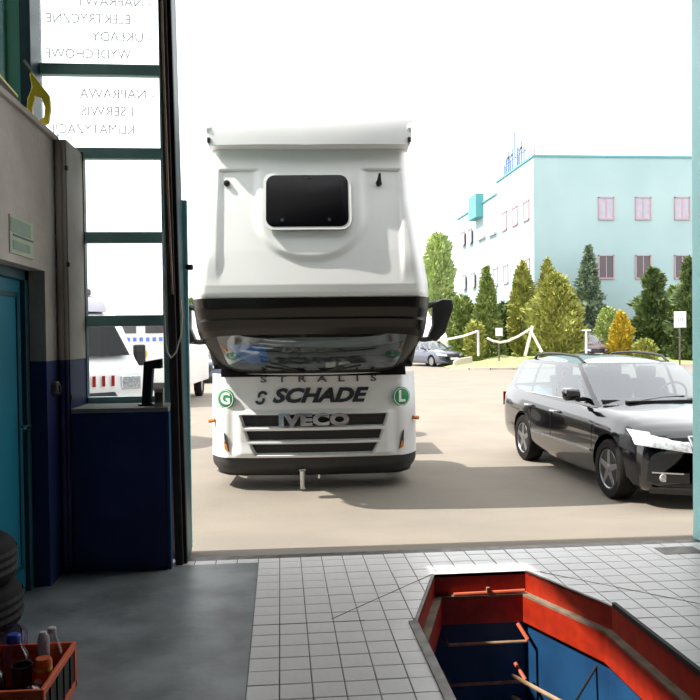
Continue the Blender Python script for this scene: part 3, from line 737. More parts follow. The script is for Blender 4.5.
def car(name, loc, heading, label, cat, paint, scale=(1, 1, 1), group=None, detail=True, glassm='carglass', hatch=True, plate=True):
    # local: y forward along -Y of the root after rotation; built with forward = +x then turned
    root = thing(name, loc, heading, label, cat, group)
    S = Vector(scale)
    def T(p): return (p[0]*S.x, p[1]*S.y, p[2]*S.z)
    def mk(mb, nm, m, par=root, **kw):
        mb.v = [T(v) for v in mb.v]; return mb.build(nm, m, par, **kw)
    rings = []
    xs = []
    for a, b in zip(ST, ST[1:]):
        for k in range(3): xs.append(tuple(lerp(p, q, k/3) for p, q in zip(a, b)))
    xs.append(ST[-1])
    for x, hw, zb, zs, zc in xs:
        half = [(hw*fy, zb+(zs-zb)*fz) for fy, fz in SEC]+[(hw*fy, zs+(zc-zs)*fz) for fy, fz in TOP]
        full = [(-y, z) for y, z in half[::-1][:-1]][:] if False else None
        ring = [(car_x(x, y/hw), y, z) for y, z in half]+[(car_x(x, y/hw), -y, z) for y, z in half[-2:0:-1]]
        rings.append(ring)
    n = len(rings[0]); mb = MB()
    mb.add([p for r in rings for p in r], [(i*n+k, i*n+(k+1) % n, (i+1)*n+(k+1) % n, (i+1)*n+k) for i in range(len(rings)-1) for k in range(n)]+[tuple(range(n)), tuple(range((len(rings)-1)*n, len(rings)*n))[::-1]])
    body = mk(mb, 'body', paint, smooth=40)
    cut = MB()
    for ax in (1.355, -1.355):
        for s in (-1, 1):
            cut.lathe([(.365, .58), (.365, 1.1)], 32, Matrix.Translation((ax, 0, .33)) @ Matrix.Rotation(-s*math.pi/2, 4, 'X'))
    co = mk(cut, 'cutter', 'black')
    md = body.modifiers.new('b', 'BOOLEAN'); md.object = co; md.operation = 'DIFFERENCE'; md.solver = 'EXACT'
    bpy.context.view_layer.update()
    me = bpy.data.meshes.new_from_object(body.evaluated_get(bpy.context.evaluated_depsgraph_get()))
    body.modifiers.clear(); old = body.data; body.data = me; bpy.data.meshes.remove(old)
    cm = co.data; bpy.data.objects.remove(co); bpy.data.meshes.remove(cm)
    me.materials.clear(); me.materials.append(K[paint])
    # greenhouse
    xr0, xr3 = (-2.40, -2.06) if hatch else (-1.75, -1.2)
    LV = [(0, .93, 1.03, xr0, .835), (1, 1.12, .72, lerp(xr0, xr3, .3), .785), (2, 1.30, .41, lerp(xr0, xr3, .7), .715), (3, 1.405, .18, xr3, .655)]
    def hwx(x, hw): return hw*(1-.06*((x+.6)/1.7)**2)
    def fcur(t): return interp(LV, t)
    def side(x, t, s):
        z, xf, xr, hw = fcur(t); return (x, s*hwx(x, hw), z)
    lo = [None, .60, -.22, -.31, -1.12, -1.21, -1.98, None]; hi = [None, .10, -.24, -.32, -1.10, -1.19, -1.80, None]
    if not hatch: lo = [None, .60, -.22, -.31, -1.05, -1.1, -1.35, None]; hi = [None, .10, -.24, -.32, -.95, -1.0, -1.08, None]
    rows = [0, .22]+[.22+(2.55-.22)*k/5 for k in range(1, 6)]+[3]
    for s in (-1, 1):
        opaque = MB(); 
        for c in range(7):
            isg = c in (1, 3, 5)
            gm = MB(); sub = 3
            for r in range(len(rows)-1):
                for k in range(sub):
                    q = []
                    for tt, kk in ((rows[r], k), (rows[r], k+1), (rows[r+1], k+1), (rows[r+1], k)):
                        z, xf, xr, hw = fcur(tt)
                        def cx(ci):
                            if ci == 0: return xf-.17
                            if ci == 7: return xr+.12
                            f = (tt-.22)/(2.55-.22); return lerp(lo[ci], hi[ci], f)
                        q.append(side(lerp(cx(c), cx(c+1), kk/sub), tt, s))
                    tgt = gm if isg and 1 <= r < len(rows)-2 else opaque
                    tgt.add(q, [(0, 1, 2, 3)])
            if isg: mk(gm, 'side_window', glassm, smooth=40, weld=True)
        mk(opaque, 'pillars', paint, smooth=40, weld=True)
    def front(u, t):
        z, xf, xr, hw = fcur(t); x = xf-.17*u*u; return (x, u*hwx(xf-.17, hw), z)
    def back(u, t):
        z, xf, xr, hw = fcur(t); return (xr+.12*u*u, u*hwx(xr+.12, hw), z)
    for fn, nm, u0_, t0, t1 in ((front, 'windscreen', .93, .12, 2.86), (back, 'rear_window', .86, .5, 2.7)):
        rr = [0, t0]+[lerp(t0, t1, k/6) for k in range(1, 7)]+[3]; uu = [-1, -u0_]+[lerp(-u0_, u0_, k/10) for k in range(1, 11)]+[1]
        op, gm = MB(), MB()
        for r in range(len(rr)-1):
            for k in range(len(uu)-1):
                g = 1 <= r < len(rr)-2 and 1 <= k < len(uu)-2
                (gm if g else op).add([fn(uu[k], rr[r]), fn(uu[k+1], rr[r]), fn(uu[k+1], rr[r+1]), fn(uu[k], rr[r+1])], [(0, 1, 2, 3)])
        mk(gm, nm, glassm, smooth=60, weld=True); mk(op, nm+'_frame', paint, smooth=40, weld=True)
    def rf(u, v):
        a, b = front(u*2-1, 3), back(u*2-1, 3); q = u*2-1
        x = lerp(a[0], b[0], v); z, xf, xr, hw = fcur(3)
        return (x, q*hwx(x, hw), 1.405+.085*(1-q*q)*(1-(2*v-1)**4))
    mk(MB().grid(rf, 16, 24), 'roof', paint, smooth=60)
    # wheels
    for ax in (1.355, -1.355):
        for s in (-1, 1):
            e = MB(); Mx = Matrix.Translation((ax, s*.79, .318))
            w = bpy.data.objects.new('wheel', None)
            t = wheel_car(root, (ax*S.x, s*.79*S.y, .318*S.z), .318*S.z, .22, .215, s, 5 if detail else 0)
    # lamps, grille, plates, handles, mirrors
    for s in (-1, 1):
        def hl(u, v):
            y = lerp(.44, .885-.0*v, u); zt = lerp(.735, .80, u); zb = lerp(.60, .66, u)
            z = lerp(zb, zt, v); xx = interp([(.55, 2.33), (.66, 2.285), (.73, 2.21), (.80, 2.06)], z)[0]
            hwv = .86; x = xx-.30*(y/hwv)**2*sstep(1.2, 2.32, xx)-.05*sstep(.75, 1, u)
            return (x+.032, s*y, z)
        hlamp = mk(MB().grid(hl, 10, 6), 'headlight', 'lamp', smooth=60)
        if detail:
            def fg(u, v): 
                y = lerp(.46, .80, u); z = lerp(.30, .40, v); return (2.34-.30*(y/.8)**2, s*y, z)
            f = mk(MB().grid(fg, 6, 3), 'fog_lamp_recess', 'black', smooth=60)
            mk(MB().grid(lambda u, v: (lambda p: (p[0]+.008, p[1], p[2]))(fg(lerp(.15, .9, u), lerp(.86, 1, v))), 6, 1), 'fog_lamp_trim', 'chrome', f)
            mk(MB().lathe([(.045, 0), (.04, .012)], 16, Matrix.Translation(fg(.62, .45)) @ Matrix.Rotation(math.pi/2, 4, 'Y')), 'fog_lamp', 'lamp', f, smooth=40)
        mk(MB().grid(lambda u, v: (-2.462+.15*(lerp(.62, .855, u)/.86)**2, s*lerp(.62, .855, u), lerp(.70, .90, v)), 3, 3), 'tail_light', 'red_lens')
        mm = mk(MB().prism([(.60, .99), (.50, 1.02), (.48, 1.10), (.52, 1.145), (.66, 1.13), (.70, 1.05)], lambda u, v, q: (u, s*(.90+q), v), 0, .17), 'door_mirror', paint, bevel=.025, smooth=40)
        mk(MB().b2((.54, s*.80, .98), (.62, s*.92, 1.03)), 'mirror_foot', 'black', mm, bevel=.008)
        if detail:
            for x in (-.12, -1.05):
                mk(MB().tube([(x-.1, s*.905, .80), (x-.08, s*.935, .805), (x+.08, s*.935, .81), (x+.1, s*.905, .81)], .014), 'door_handle', 'chrome', smooth=40)
            mk(MB().b2((-.92, s*.905, .455), (.93, s*.918, .475)), 'side_trim', 'chrome', bevel=.003)
            for x, zt in ((.96, .90), (-.27, .92), (-1.0, .95)):
                mk(MB().b2((x-.004, s*.9, .50), (x+.004, s*.9065, zt-.14)), 'door_gap', 'black')
            mk(MB().tube([(lerp(.02, -1.75, k/10), s*(.60-.04*abs(k/5-1)), 1.405+.10*math.sin(math.pi*min(1, max(0, k/10)))**.3) for k in range(11)], .017), 'roof_rail', 'black', smooth=40)
            mk(MB().tube([(x, s*(hwx(x, interp(LV, .18)[3])+.004), interp(LV, .18)[0]) for x in [lerp(.62, -2.0, k/10) for k in range(11)]], .008, 6), 'window_trim', 'chrome', smooth=40)
        for x in (.0, -.95):
            sm = MB(); mx = lambda u, v: (u, v)
            mk(MB().prism([(x-.05, .9), (x+.12, .9), (x-.08, 1.2), (x-.2, 1.2)], lambda u, v, q: (u, s*.36+q, v), -.22, .22), 'seat_back', 'seat', bevel=.04)
            mk(MB().box((x-.17, s*.36, 1.27), (.09, .24, .15)), 'head_rest', 'seat', bevel=.03)
    mk(MB().box((.72, 0, .97), (.25, 1.4, .08)), 'dashboard', 'seat', bevel=.02)
    mk(MB().tube([(.48+.05*math.sin(2*math.pi*k/16), .36+.18*math.cos(2*math.pi*k/16), 1.02+.16*math.sin(2*math.pi*k/16)) for k in range(17)], .014, 6), 'steering_wheel', 'black', smooth=40)
    gx = lambda y, z: interp([(.2, 2.325), (.55, 2.335), (.66, 2.30), (.74, 2.255), (.80, 2.14)], z)[0]-.30*(y/.85)**2
    g = mk(MB().grid(lambda u, v: (gx((u*2-1)*lerp(.26, .42, v), lerp(.24, .725, v))+.012, (u*2-1)*lerp(.26, .42, v), lerp(.24, .725, v)), 12, 10), 'grille', 'black', smooth=60)
    if detail:
        fr2 = [(gx(s_*lerp(.28, .44, v), lerp(.22, .74, v))+.018, s_*lerp(.28, .44, v), lerp(.22, .74, v)) for s_, v in [(-1, k/8) for k in range(9)]+[(1, 1-k/8) for k in range(9)]]
        mk(MB().tube(fr2, .022, 8), 'grille_surround', 'chrome', g, smooth=40)
        for z in (.52, .57, .62, .67):
            w = lerp(.27, .40, (z-.24)/.485)
            mk(MB().tube([(gx(y*w, z)+.02, y*w, z) for y in (-1, -.5, 0, .5, 1)], .010, 6), 'grille_bar', 'chrome', g, smooth=40)
        mk(MB().lathe([(.065, 0), (.065, .02), (.05, .025)], 24, Matrix.Translation((gx(0, .63)+.015, 0, .63)) @ Matrix.Rotation(math.pi/2, 4, 'Y')), 'emblem', 'chrome', g, smooth=40)
    if plate: mk(MB().box((2.36, 0, .42 if detail else .47), (.015, .52, .11)), 'number_plate', 'letter_white')
    mk(MB().grid(lambda u, v: (2.345-.30*((u*2-1))**2*.9, (u*2-1)*.80, lerp(.19, .235, v)), 20, 1), 'bumper_lip', 'black')
    if detail:
        mk(MB().box((.92, .1, .992), (.08, 1.1, .02)), 'wiper_cowl', 'black')
        for y in (.3, -.25): mk(MB().tube([(.9, y, 1.0), (.86, y+.3, 1.03), (.84, y+.55, 1.035)], .008, 6), 'wiper', 'black')
    return root
def wheel_car(parent, loc, r, w, rim_r, side, spokes):
    # wheel axis along local y
    Mx = Matrix.Translation(loc) @ Matrix.Rotation(-side*math.pi/2, 4, 'X')
    t = MB().lathe([(rim_r, -w*.42), (rim_r+.02, -w*.5), (r*.93, -w*.5), (r, -w*.36), (r, w*.36), (r*.93, w*.5), (rim_r+.02, w*.5), (rim_r, w*.42)], 32, Mx, cap=False).build('wheel', 'tyre', parent, smooth=40)
    MB().lathe([(rim_r, w*.42), (rim_r*.94, w*.40), (rim_r*.9, w*.05), (.02, w*.05)], 32, Mx).build('rim_dish', 'black' if spokes else 'alloy', t, smooth=30)
    if spokes:
        MB().lathe([(rim_r*.9, w*.36), (rim_r, w*.47), (rim_r*1.03, w*.42)], 32, Mx, cap=False).build('rim_edge', 'alloy', t, smooth=40)
        for k in range(spokes):
            q = Mx @ Matrix.Rotation(2*math.pi*k/spokes+.3, 4, 'Z')
            MB().prism([(.02, -.042), (rim_r*.95, -.026), (rim_r*.95, .026), (.02, .042)], lambda u, v, e: q @ Vector((u, v, e)), w*.22, w*.44).build('spoke', 'alloy', t, bevel=.006)
        MB().lathe([(.05, w*.2), (.05, w*.44), (.035, w*.47)], 16, Mx).build('hub', 'alloy', t, smooth=40)
    return t
CARH = -math.pi/2 + R(2.4)
passat = car('estate_car', (4.46, 9.75, ZG), CARH, 'black estate car with roof rails parked right of the lorry', 'car', 'carblack', scale=(1.0, 1.02, 1.035))

# ------------------------------------------------------------------ other vehicles in the yard
def ppm(d): return F/d
car('saloon_car', atd(430, 45.5), -R(66), 'grey saloon car beside the lawn behind the lorry', 'car', 'greycar', detail=False, hatch=False)
car('parked_car', atd(583, 45.4), -math.pi/2+R(3), 'pale maroon car parked in front of the spruce', 'car', 'maroon', scale=(.85, .95, 1.28), detail=False, hatch=False)
car('parked_car', atd(197, 33), -math.pi/2+R(10), 'navy blue car parked far behind the lorry', 'car', 'navy', detail=False, hatch=False)
# recovery lorry seen through the window
rl = thing('breakdown_lorry', atd(37, 13.8), -R(52), 'white breakdown lorry with a yellow flank beyond the tall window', 'lorry')
CP = [(0, .5), (2.0, .5), (2.08, .8), (2.03, 1.3), (1.78, 1.5), (1.2, 2.22), (.9, 2.32), (0, 2.32)]
fx = lambda u, v, q: (u, q, v)
MB().prism(CP, fx, -.97, .97).build('cab_body', 'white', rl, bevel=.07, smooth=40)
ws = lambda a, y: (lerp(1.80, 1.24, a)+.03, y, lerp(1.54, 2.2, a)+.02)
MB().add([ws(0, -.82), ws(0, .82), ws(1, .74), ws(1, -.74)], [(0, 1, 2, 3)]).build('windscreen', 'hatch', rl, solid=.01)
for s in (-1, 1):
    MB().prism([(.3, 1.45), (1.55, 1.45), (1.1, 2.1), (.3, 2.1)], lambda u, v, q: (u, s*(.975+q), v), 0, .008).build('side_window', 'darkpane', rl)
    mm = MB().box((1.55, s*1.15, 1.55), (.1, .2, .36)).build('mirror', 'black', rl, bevel=.03)
    MB().tube([(1.5, s*.95, 1.45), (1.53, s*1.1, 1.5)], .02).build('mirror_arm', 'black', mm)
    MB().box((2.045, s*.72, 1.12), (.06, .34, .22)).build('headlight', 'lamp', rl, bevel=.02)
    for x in (1.35, -2.3): wheel_car(rl, (x, s*.86, .38), .38, .24, .22, s, 0)
    MB().b2((-3.6, s*.98, .72), (-.05, s*1.02, 1.15)).build('flank_panel', 'yellow_panel', rl)
    MB().b2((.35, s*.972, .8), (1.0, s*.985, 1.25)).build('door_stripe', 'yellow_panel', rl)
MB().prism([(.2, 2.30), (1.15, 2.30), (.95, 2.52), (.5, 2.62), (.2, 2.62)], fx, -.8, .8).build('roof_pod', 'blind', rl, bevel=.05, smooth=40)
MB().b2((.5, -.7, 2.6), (.7, .7, 2.72)).build('light_bar', 'steel', rl, bevel=.03)
MB().b2((-3.7, -1.0, .6), (0, 1.0, .72)).build('flatbed', 'steel', rl)
MB().b2((2.0, -.95, .42), (2.14, .95, .66)).build('bumper', 'bumper', rl, bevel=.03)
gr = MB().prism([(-.42, .74), (.42, .74), (.5, .86), (.42, .98), (-.42, .98), (-.5, .86)], lambda u, v, q: (2.07+q, u, v), 0, .03).build('grille', 'slot', rl, bevel=.008)
for k in range(6): MB().box((2.075, -.4+.16*k, 1.16), (.012, .05, .17)).build('bonnet_mark', 'red_lens', rl)
# white van seen through the window
vn = thing('white_van', atd(141, 20.5), -R(4), 'white van with a yellow green emblem on its rear doors', 'van')
vn.scale.z = 1.14
VB = [(-.97, .42), (.97, .42), (.98, 1.3), (.86, 2.25), (.74, 2.36), (-.74, 2.36), (-.86, 2.25), (-.98, 1.3)]
MB().prism(VB, lambda u, v, q: (u, q, v), 0, 4.9).build('van_body', 'white', vn, bevel=.04, smooth=40)
for s in (-1, 1):
    d = MB().prism([(s*.02, .55), (s*.86, .55), (s*.87, 1.3), (s*.78, 2.18), (s*.02, 2.18)], lambda u, v, q: (u, q, v), -.02, .01).build('rear_door', 'white', vn, bevel=.01)
    MB().prism([(s*.12, 1.72), (s*.76, 1.72), (s*.70, 2.1), (s*.12, 2.1)], lambda u, v, q: (u, q, v), -.028, -.018).build('door_window', 'darkpane', d)
    MB().b2((s*.87, -.03, .9), (s*.97, .02, 1.5)).build('tail_light', 'red_lens', vn)
    for y in (.9, 3.9): wheel_car(vn, (s*.82, y, .34), .34, .22, .2, s, 0) if False else wheel_parts(vn, (s*.82, y, .34), .34, .22, .2, s)
MB().b2((-.95, -.12, .4), (.95, .02, .58)).build('rear_bumper', 'bumper', vn, bevel=.02)
MB().b2((-.3, -.035, .66), (.3, -.022, .78)).build('number_plate', 'letter_white', vn)
MB().lathe([(.14, 0), (.13, .008)], 20, Matrix.Translation((.02, -.02, 1.25)) @ Matrix.Rotation(math.pi/2, 4, 'X')).build('door_emblem', 'leaf_yellow', vn)
for k in range(7): MB().box((-.5+.17*k, -.024, 1.58), (.09, .008, .09)).build('door_mark', 'sign_blue', vn)

# ------------------------------------------------------------------ the cyan office building across the yard
xb, yb = 16.9, 50.7
Hb = ony(540, 157, yb).z
bd = thing('office_building', (xb, yb, ZG), 0, 'pale cyan office building with small pink trimmed windows across the yard', 'building')
bo = Vector((xb, yb, ZG))
y_mid, y_end = 59.5, 73.5
MB().b2((0, 0, 0), (34, y_mid-yb, Hb-ZG)).build('main_block', 'teal_wall', bd)
MB().b2((.15, y_mid-yb, 0), (30, y_end-yb, Hb-ZG-.8)).build('rear_block', 'teal_wall', bd)
MB().b2((-.08, -.08, Hb-ZG), (34.1, y_mid-yb+.05, Hb-ZG+.14)).build('parapet', 'teal_wall2', bd)
MB().b2((.05, y_mid-yb, Hb-ZG-.8), (30, y_end-yb, Hb-ZG-.68)).build('parapet', 'teal_wall2', bd)
fin = onx(481, 205, xb)
MB().b2((-.5, fin.y-yb-.2, fin.z-ZG-1.0), (.2, fin.y-yb+2.4, fin.z-ZG+.95)).build('roof_fin', 'teal_wall2', bd)
MB().tube([(.1, .1, Hb-ZG), (.1, .1, Hb-ZG+.55)], .07).build('roof_lamp', 'win_sill', bd)
def bwin(c, w, h, axis, lower):
    """c: centre in building space on the wall face"""
    mk = (lambda a, b: ((c[0]+a[0], -a[1], c[2]+a[2]), (c[0]+b[0], -b[1], c[2]+b[2]))) if axis == 'y' else (lambda a, b: ((-a[1], c[1]+a[0], c[2]+a[2]), (-b[1], c[1]+b[0], c[2]+b[2])))
    t = .07; f = MB()
    for a, b in (((-w/2, 0, -h/2), (-w/2+t, .07, h/2)), ((w/2-t, 0, -h/2), (w/2, .07, h/2)), ((-w/2, 0, h/2-t), (w/2, .07, h/2)), ((-w/2, 0, -h/2), (w/2, .1, -h/2+t*1.3))): f.b2(*mk(a, b))
    wo = f.build('window', 'win_sill', bd)
    MB().b2(*mk((-w/2+t, 0, -h/2+t), (w/2-t, .025, h/2-t))).build('window_glazing', 'darkpane' if lower else 'blind', wo)
    MB().b2(*mk((-.025, .02, -h/2+t), (.025, .05, h/2-t))).build('window_mullion', 'win_sill', wo)
for px in (606, 643, 682, 720, 758):
    for (ya, yb_), low in (((197, 220), False), ((255, 279), True)):
        a = ony(px, ya, yb); b = ony(px, yb_, yb); w = 16.5/F*52
        bwin((a.x-xb, 0, (a.z+b.z)/2-ZG), w, a.z-b.z, 'y', low)
for px, ya, yb_ in ((504.5, 212, 231), (515, 207, 226), (526.5, 201, 221), (463, 232, 246), (470, 229, 244),
                    (464, 275, 290), (473, 273, 288), (482, 272, 288), (496, 268, 286), (506, 265, 284), (527, 259, 280)):
    a = onx(px, ya, xb); b = onx(px, yb_, xb)
    bwin((0, a.y-yb, (a.z+b.z)/2-ZG), 1.25, a.z-b.z, 'x', False)
for px0, px1, py in ((477, 484, 240), (488, 495, 236)):
    a = onx(px0, py, xb); b = onx(px1, py-3, xb)
    MB().b2((-.06, a.y-yb, a.z-ZG-.1), (.05, b.y-yb, a.z-ZG+.1)).build('wall_vent', 'blind', bd)
# blue roof letters on a rack: the word itself cannot be made out, only its strokes
sg = thing('roof_sign', (xb+.3, 53.2, Hb+.14), 0, 'blue lettering rack standing on the roof edge of the cyan building', 'sign')
for z in (.15, .9): MB().b2((-.03, -.1, z), (.03, 5.4, z+.06)).build('sign_rail', 'blind', sg)
for y in (0, 1.8, 3.6, 5.3): MB().b2((-.03, y, 0), (.03, y+.06, 1.0)).build('sign_support', 'blind', sg)
x_ = .1
for k, (h, w, bow) in enumerate(((1.0, .3, 0), (1.5, .6, 1), (1.3, .3, 0), (2.5, .35, 0), (1.5, .7, 1), (1.5, .6, 1), (.6, .3, 0))):
    L = MB().b2((-.12, x_, .2), (-.05, x_+.16, .2+h))
    if bow: L.b2((-.12, x_+w-.12, .2), (-.05, x_+w+.04, .2+h*.75)); L.b2((-.12, x_, .2+h*.62), (-.05, x_+w, .2+h*.75))
    L.build('sign_letter', 'sign_blue', sg); x_ += w+.3

# ------------------------------------------------------------------ lawn, kerb, trees
def patch(name, P, h, m, label):
    c = sum((Vector(p) for p in P), Vector((0, 0)))/len(P)
    mb = MB(); n = len(P); ringsn = 6
    vs = [(c.x, c.y, ZG+h)]
    for k in range(1, ringsn+1):
        t = k/ringsn
        for p in P:
            q = c+(Vector(p)-c)*t; vs.append((q.x, q.y, ZG+.02+h*(1-t*t)*(1+.3*math.sin(q.x*2.1)*math.cos(q.y*1.7))))
    fs = [(0, 1+i, 1+(i+1) % n) for i in range(n)]
    for k in range(ringsn-1):
        for i in range(n): a = 1+k*n; fs.append((a+i, a+n+i, a+n+(i+1) % n, a+(i+1) % n))
    return struct(mb.add(vs, fs).build(name, m, smooth=60), label)
def pp(L): return [tuple(atd(px, d)[:2]) for px, d in L]
lawn1 = pp([(452, 40.5), (470, 39.8), (490, 39.5), (512, 39.5), (535, 39.8), (560, 40.5), (585, 41), (600, 44), (600, 49), (560, 50), (520, 50), (480, 50), (440, 50), (436, 46)])
patch('lawn_1', lawn1, .45, 'lawn', 'sunlit lawn behind the pale kerb')
lawn2 = pp([(596, 46), (612, 42.5), (640, 41.5), (670, 41.3), (700, 41), (740, 41), (770, 44), (760, 49), (700, 49.5), (640, 49.5), (600, 49)])
patch('lawn_2', lawn2, .3, 'lawn', 'lawn strip under the dark conifers')
for i, P in enumerate((lawn1[:7], lawn2[1:6])):
    kb = MB()
    for a, b in zip(P, P[1:]):
        a, b = Vector(a), Vector(b); n = Vector((-(b-a).y, (b-a).x)).normalized()*.1
        kb.prism([tuple(a-n*2), tuple(b-n*2), tuple(b), tuple(a)], lambda u, v, q: (u, v, q), ZG-.05, ZG+.12)
    struct(kb.build('trim_%d' % (i+2), 'kerb'), 'pale kerb along the lawn')
def foliage(rf, H, W, N, leaf, seed, lump=.16, droop=0, core=.8):
    rnd = random.Random(seed); mb = MB()
    ph = [rnd.uniform(0, 6.3) for _ in range(6)]
    def rr(h, a): return rf(h)*W*(1+lump*(math.sin(3*a+ph[0]+7*h)+.7*math.sin(5*a+ph[1]-11*h)+.6*math.sin(2*a+ph[2]+17*h))/1.5)
    nl, na = 12, 10
    for j in range(nl):
        for k in range(na):
            def P(jj, kk):
                h = jj/nl; a = 2*math.pi*kk/na; r = rr(h, a)*core; return (r*math.cos(a), r*math.sin(a), h*H*.97)
            mb.add([P(j, k), P(j, k+1), P(j+1, k+1), P(j+1, k)], [(0, 1, 2, 3)])
    for _ in range(N):
        h = rnd.random()**.85; a = rnd.uniform(0, 2*math.pi)
        if rnd.random() > max(.15, rf(h)*1.1): h = rnd.random()**1.4
        r = rr(h, a)*rnd.uniform(.72, 1.08)
        c = Vector((r*math.cos(a), r*math.sin(a), h*H+rnd.uniform(-.05, .05)*H*.3))
        o = Vector((math.cos(a), math.sin(a), rnd.uniform(-.2, .9)-droop)).normalized()
        t = Vector((rnd.uniform(-1, 1), rnd.uniform(-1, 1), rnd.uniform(-1, 1))).cross(o).normalized(); b = (o+Vector((0, 0, rnd.uniform(-.3, 1)))).normalized()
        s = leaf*rnd.uniform(.6, 1.3)
        mb.add([c-t*s*.4, c-b*s*.3, c+t*s*.4, c+b*s], [(0, 1, 2, 3)])
    return mb
flame = lambda h: (math.sin(math.pi*min(1, (h*.86+.14)))**.75) if h < 1 else 0.02
cone = lambda h: max(.03, (1-h)**.75*(.75+.25*min(1, h*8)))
def tiers(h): 
    k = h*8; return max(.03, (1-h)**.8*(1.0-.42*(k-math.floor(k))))
ball = lambda h: max(.05, math.sqrt(max(0, 1-(2*h-1)**2)))
def spread(h): return max(.05, (1-h)**.55*(.8+.2*math.sin(h*23)))
def tree(px, d, top, hw, prof, lm, label, N=1500, leaf=.34, name='conifer', seed=0, trunk=.08, droop=0, cat='tree', lump=.16, lift=.0):
    base = atd(px, d); gy = 336-.012*(px-280)+1.85*F/d*1.0
    H = (gy-top)/(F/d); W = hw/(F/d)
    t = thing(name, base, 0, label, cat)
    mb = foliage(prof, H*(1-trunk), W, int(N*2.2), leaf*.68, seed, lump, droop); mb.v = [(a, b, c+H*trunk) for a, b, c in mb.v]
    mb.build('foliage', lm, t)
    MB().tube([(0, 0, -.1), (.03, .02, H*.3), (0, 0, H*.75)], [max(.07, W*.09), max(.06, W*.07), .03], 8).build('trunk', 'bark', t, smooth=40)
    return t
tree(439, 80, 234, 14, ball, 'leaf_pale', 'tall pale green birch beyond the far end of the cyan building', 1500, .6, 'birch', 1, .25, lump=.3)
tree(462, 49.6, 296, 15, ball, 'leaf_green', 'round green bush between the rope posts and the lorry mirror', 1100, .34, 'bush', 2, .04, cat='bush')
tree(487, 46.5, 268, 18, cone, 'leaf_green', 'pointed mid green cypress behind the small white board', 1500, .34, 'cypress', 3, .03)
tree(505, 50.2, 302, 11, ball, 'leaf_dark', 'low dark bush between two cypresses', 800, .34, 'bush', 4, .04, cat='bush')
tree(523, 48.2, 262, 13, flame, 'leaf_olive', 'slim olive green thuja before the corner of the cyan building', 1300, .34, 'thuja', 5, .03)
tree(548, 49, 260, 12, flame, 'leaf_olive', 'narrow thuja peeking over the broad one', 1000, .34, 'thuja', 6, .03)
tree(556, 42.6, 274, 25, flame, 'leaf_olive', 'broad bulging olive green thuja beside the rope stake', 2200, .34, 'thuja', 7, .03, lump=.22)
tree(589, 50.0, 248, 25, tiers, 'leaf_blue', 'blue green spruce with tiered branches between thuja and shrubs', 1700, .4, 'spruce', 8, .08, droop=.3)
tree(608, 47, 308, 11, ball, 'leaf_lime', 'small lime green shrub between spruce and yellow shrub', 700, .28, 'shrub', 9, .08, cat='shrub')
tree(621, 43.6, 312, 10, flame, 'leaf_yellow', 'golden yellow shrub beside the dark conifer', 800, .28, 'shrub', 10, .04, cat='shrub', lump=.25)
tree(653, 47.6, 270, 24, spread, 'leaf_dark', 'dark green feathery conifer behind the square white sign', 2400, .42, 'conifer', 11, .05, lump=.34)
tree(690, 43.6, 260, 20, spread, 'leaf_dark', 'dark conifer growing beside the gate post', 2000, .42, 'conifer', 12, .05, lump=.34)
tree(673, 50.2, 288, 15, spread, 'leaf_green', 'smaller green conifer between two dark ones', 1200, .4, 'conifer', 13, .04, lump=.3)
tree(645, 42.3, 340, 10, ball, 'leaf_olive', 'low clipped bush at the foot of the dark conifer', 500, .25, 'bush', 14, .0, cat='bush')
tree(190, 62, 300, 20, ball, 'leaf_green', 'green tree beyond the navy car', 1500, .5, 'tree', 15, .15, lump=.25)

tree(537, 46.2, 300, 10, ball, 'leaf_green', 'green bush filling the gap between slim and broad thuja', 800, .34, 'bush', 17, .03, cat='bush')
tree(475, 44.6, 322, 9, ball, 'leaf_olive', 'low olive bush at the foot of the cypress', 600, .3, 'bush', 18, .0, cat='bush')
# rope fence, boards, post
def P3(px, py, d): return CAM + ray(px, py)*d
bar = thing('rope_fence', atd(478, 41.5), 0, 'white rope slung between posts along the lawn', 'fence')
o0 = Vector(bar.location)
def loc(px, py, d=41.5): return P3(px, py, d)-o0
MB().tube([loc(478, 330), loc(478.5, 356)], .07).build('post', 'blind', bar)
MB().tube([loc(532.5, 326), loc(525, 356, 41.6)], .09).build('stake', 'rope', bar)
MB().tube([loc(531, 331), loc(542, 352, 41.2)], .07).build('stake', 'rope', bar)
MB().tube([loc(436, 340.5), loc(450, 339), loc(464, 336), loc(478, 331)], .06).build('rope', 'rope', bar, smooth=40)
MB().tube([loc(487, 338), loc(493, 341), loc(500, 342.5), loc(508, 341), loc(518, 336.5), loc(532, 328)], .06).build('rope', 'rope', bar, smooth=40)
def board(name, px, y0, y1, wpx, d, label, m='letter_white'):
    b = thing(name, atd(px, d), 0, label, 'sign'); o = Vector(b.location)
    a, c = P3(px, y0, d), P3(px, y1, d); w = wpx*d/F; zz = (a.z-o.z, c.z-o.z)
    q = MB().b2((-w/2, -.03, zz[1]), (w/2, .0, zz[0])).build('board', m, b, bevel=.01)
    MB().tube([(0, .04, -.1), (0, .04, zz[0]-.1)], .045).build('post', 'steel', b)
    return b, w, zz
board('small_board', 499, 328, 336, 7, 42.2, 'small white board on a post behind the slung rope')
sb, w, zz = board('square_sign', 680, 311.5, 327.5, 12.5, 40.5, 'square white sign on a steel post before the dark conifers')
for dx, hh in ((-.11, .32), (.02, .2), (.12, .26)): MB().b2((dx-.02, -.04, (zz[0]+zz[1])/2-hh/2), (dx+.03, -.029, (zz[0]+zz[1])/2+hh/2)).build('sign_mark', 'blind', sb)
tp = thing('bollard_lamp', atd(586, 41), 0, 'slim white post with a flat head before the maroon car', 'post'); o1 = Vector(tp.location)
zt = P3(586, 331, 41).z-o1.z
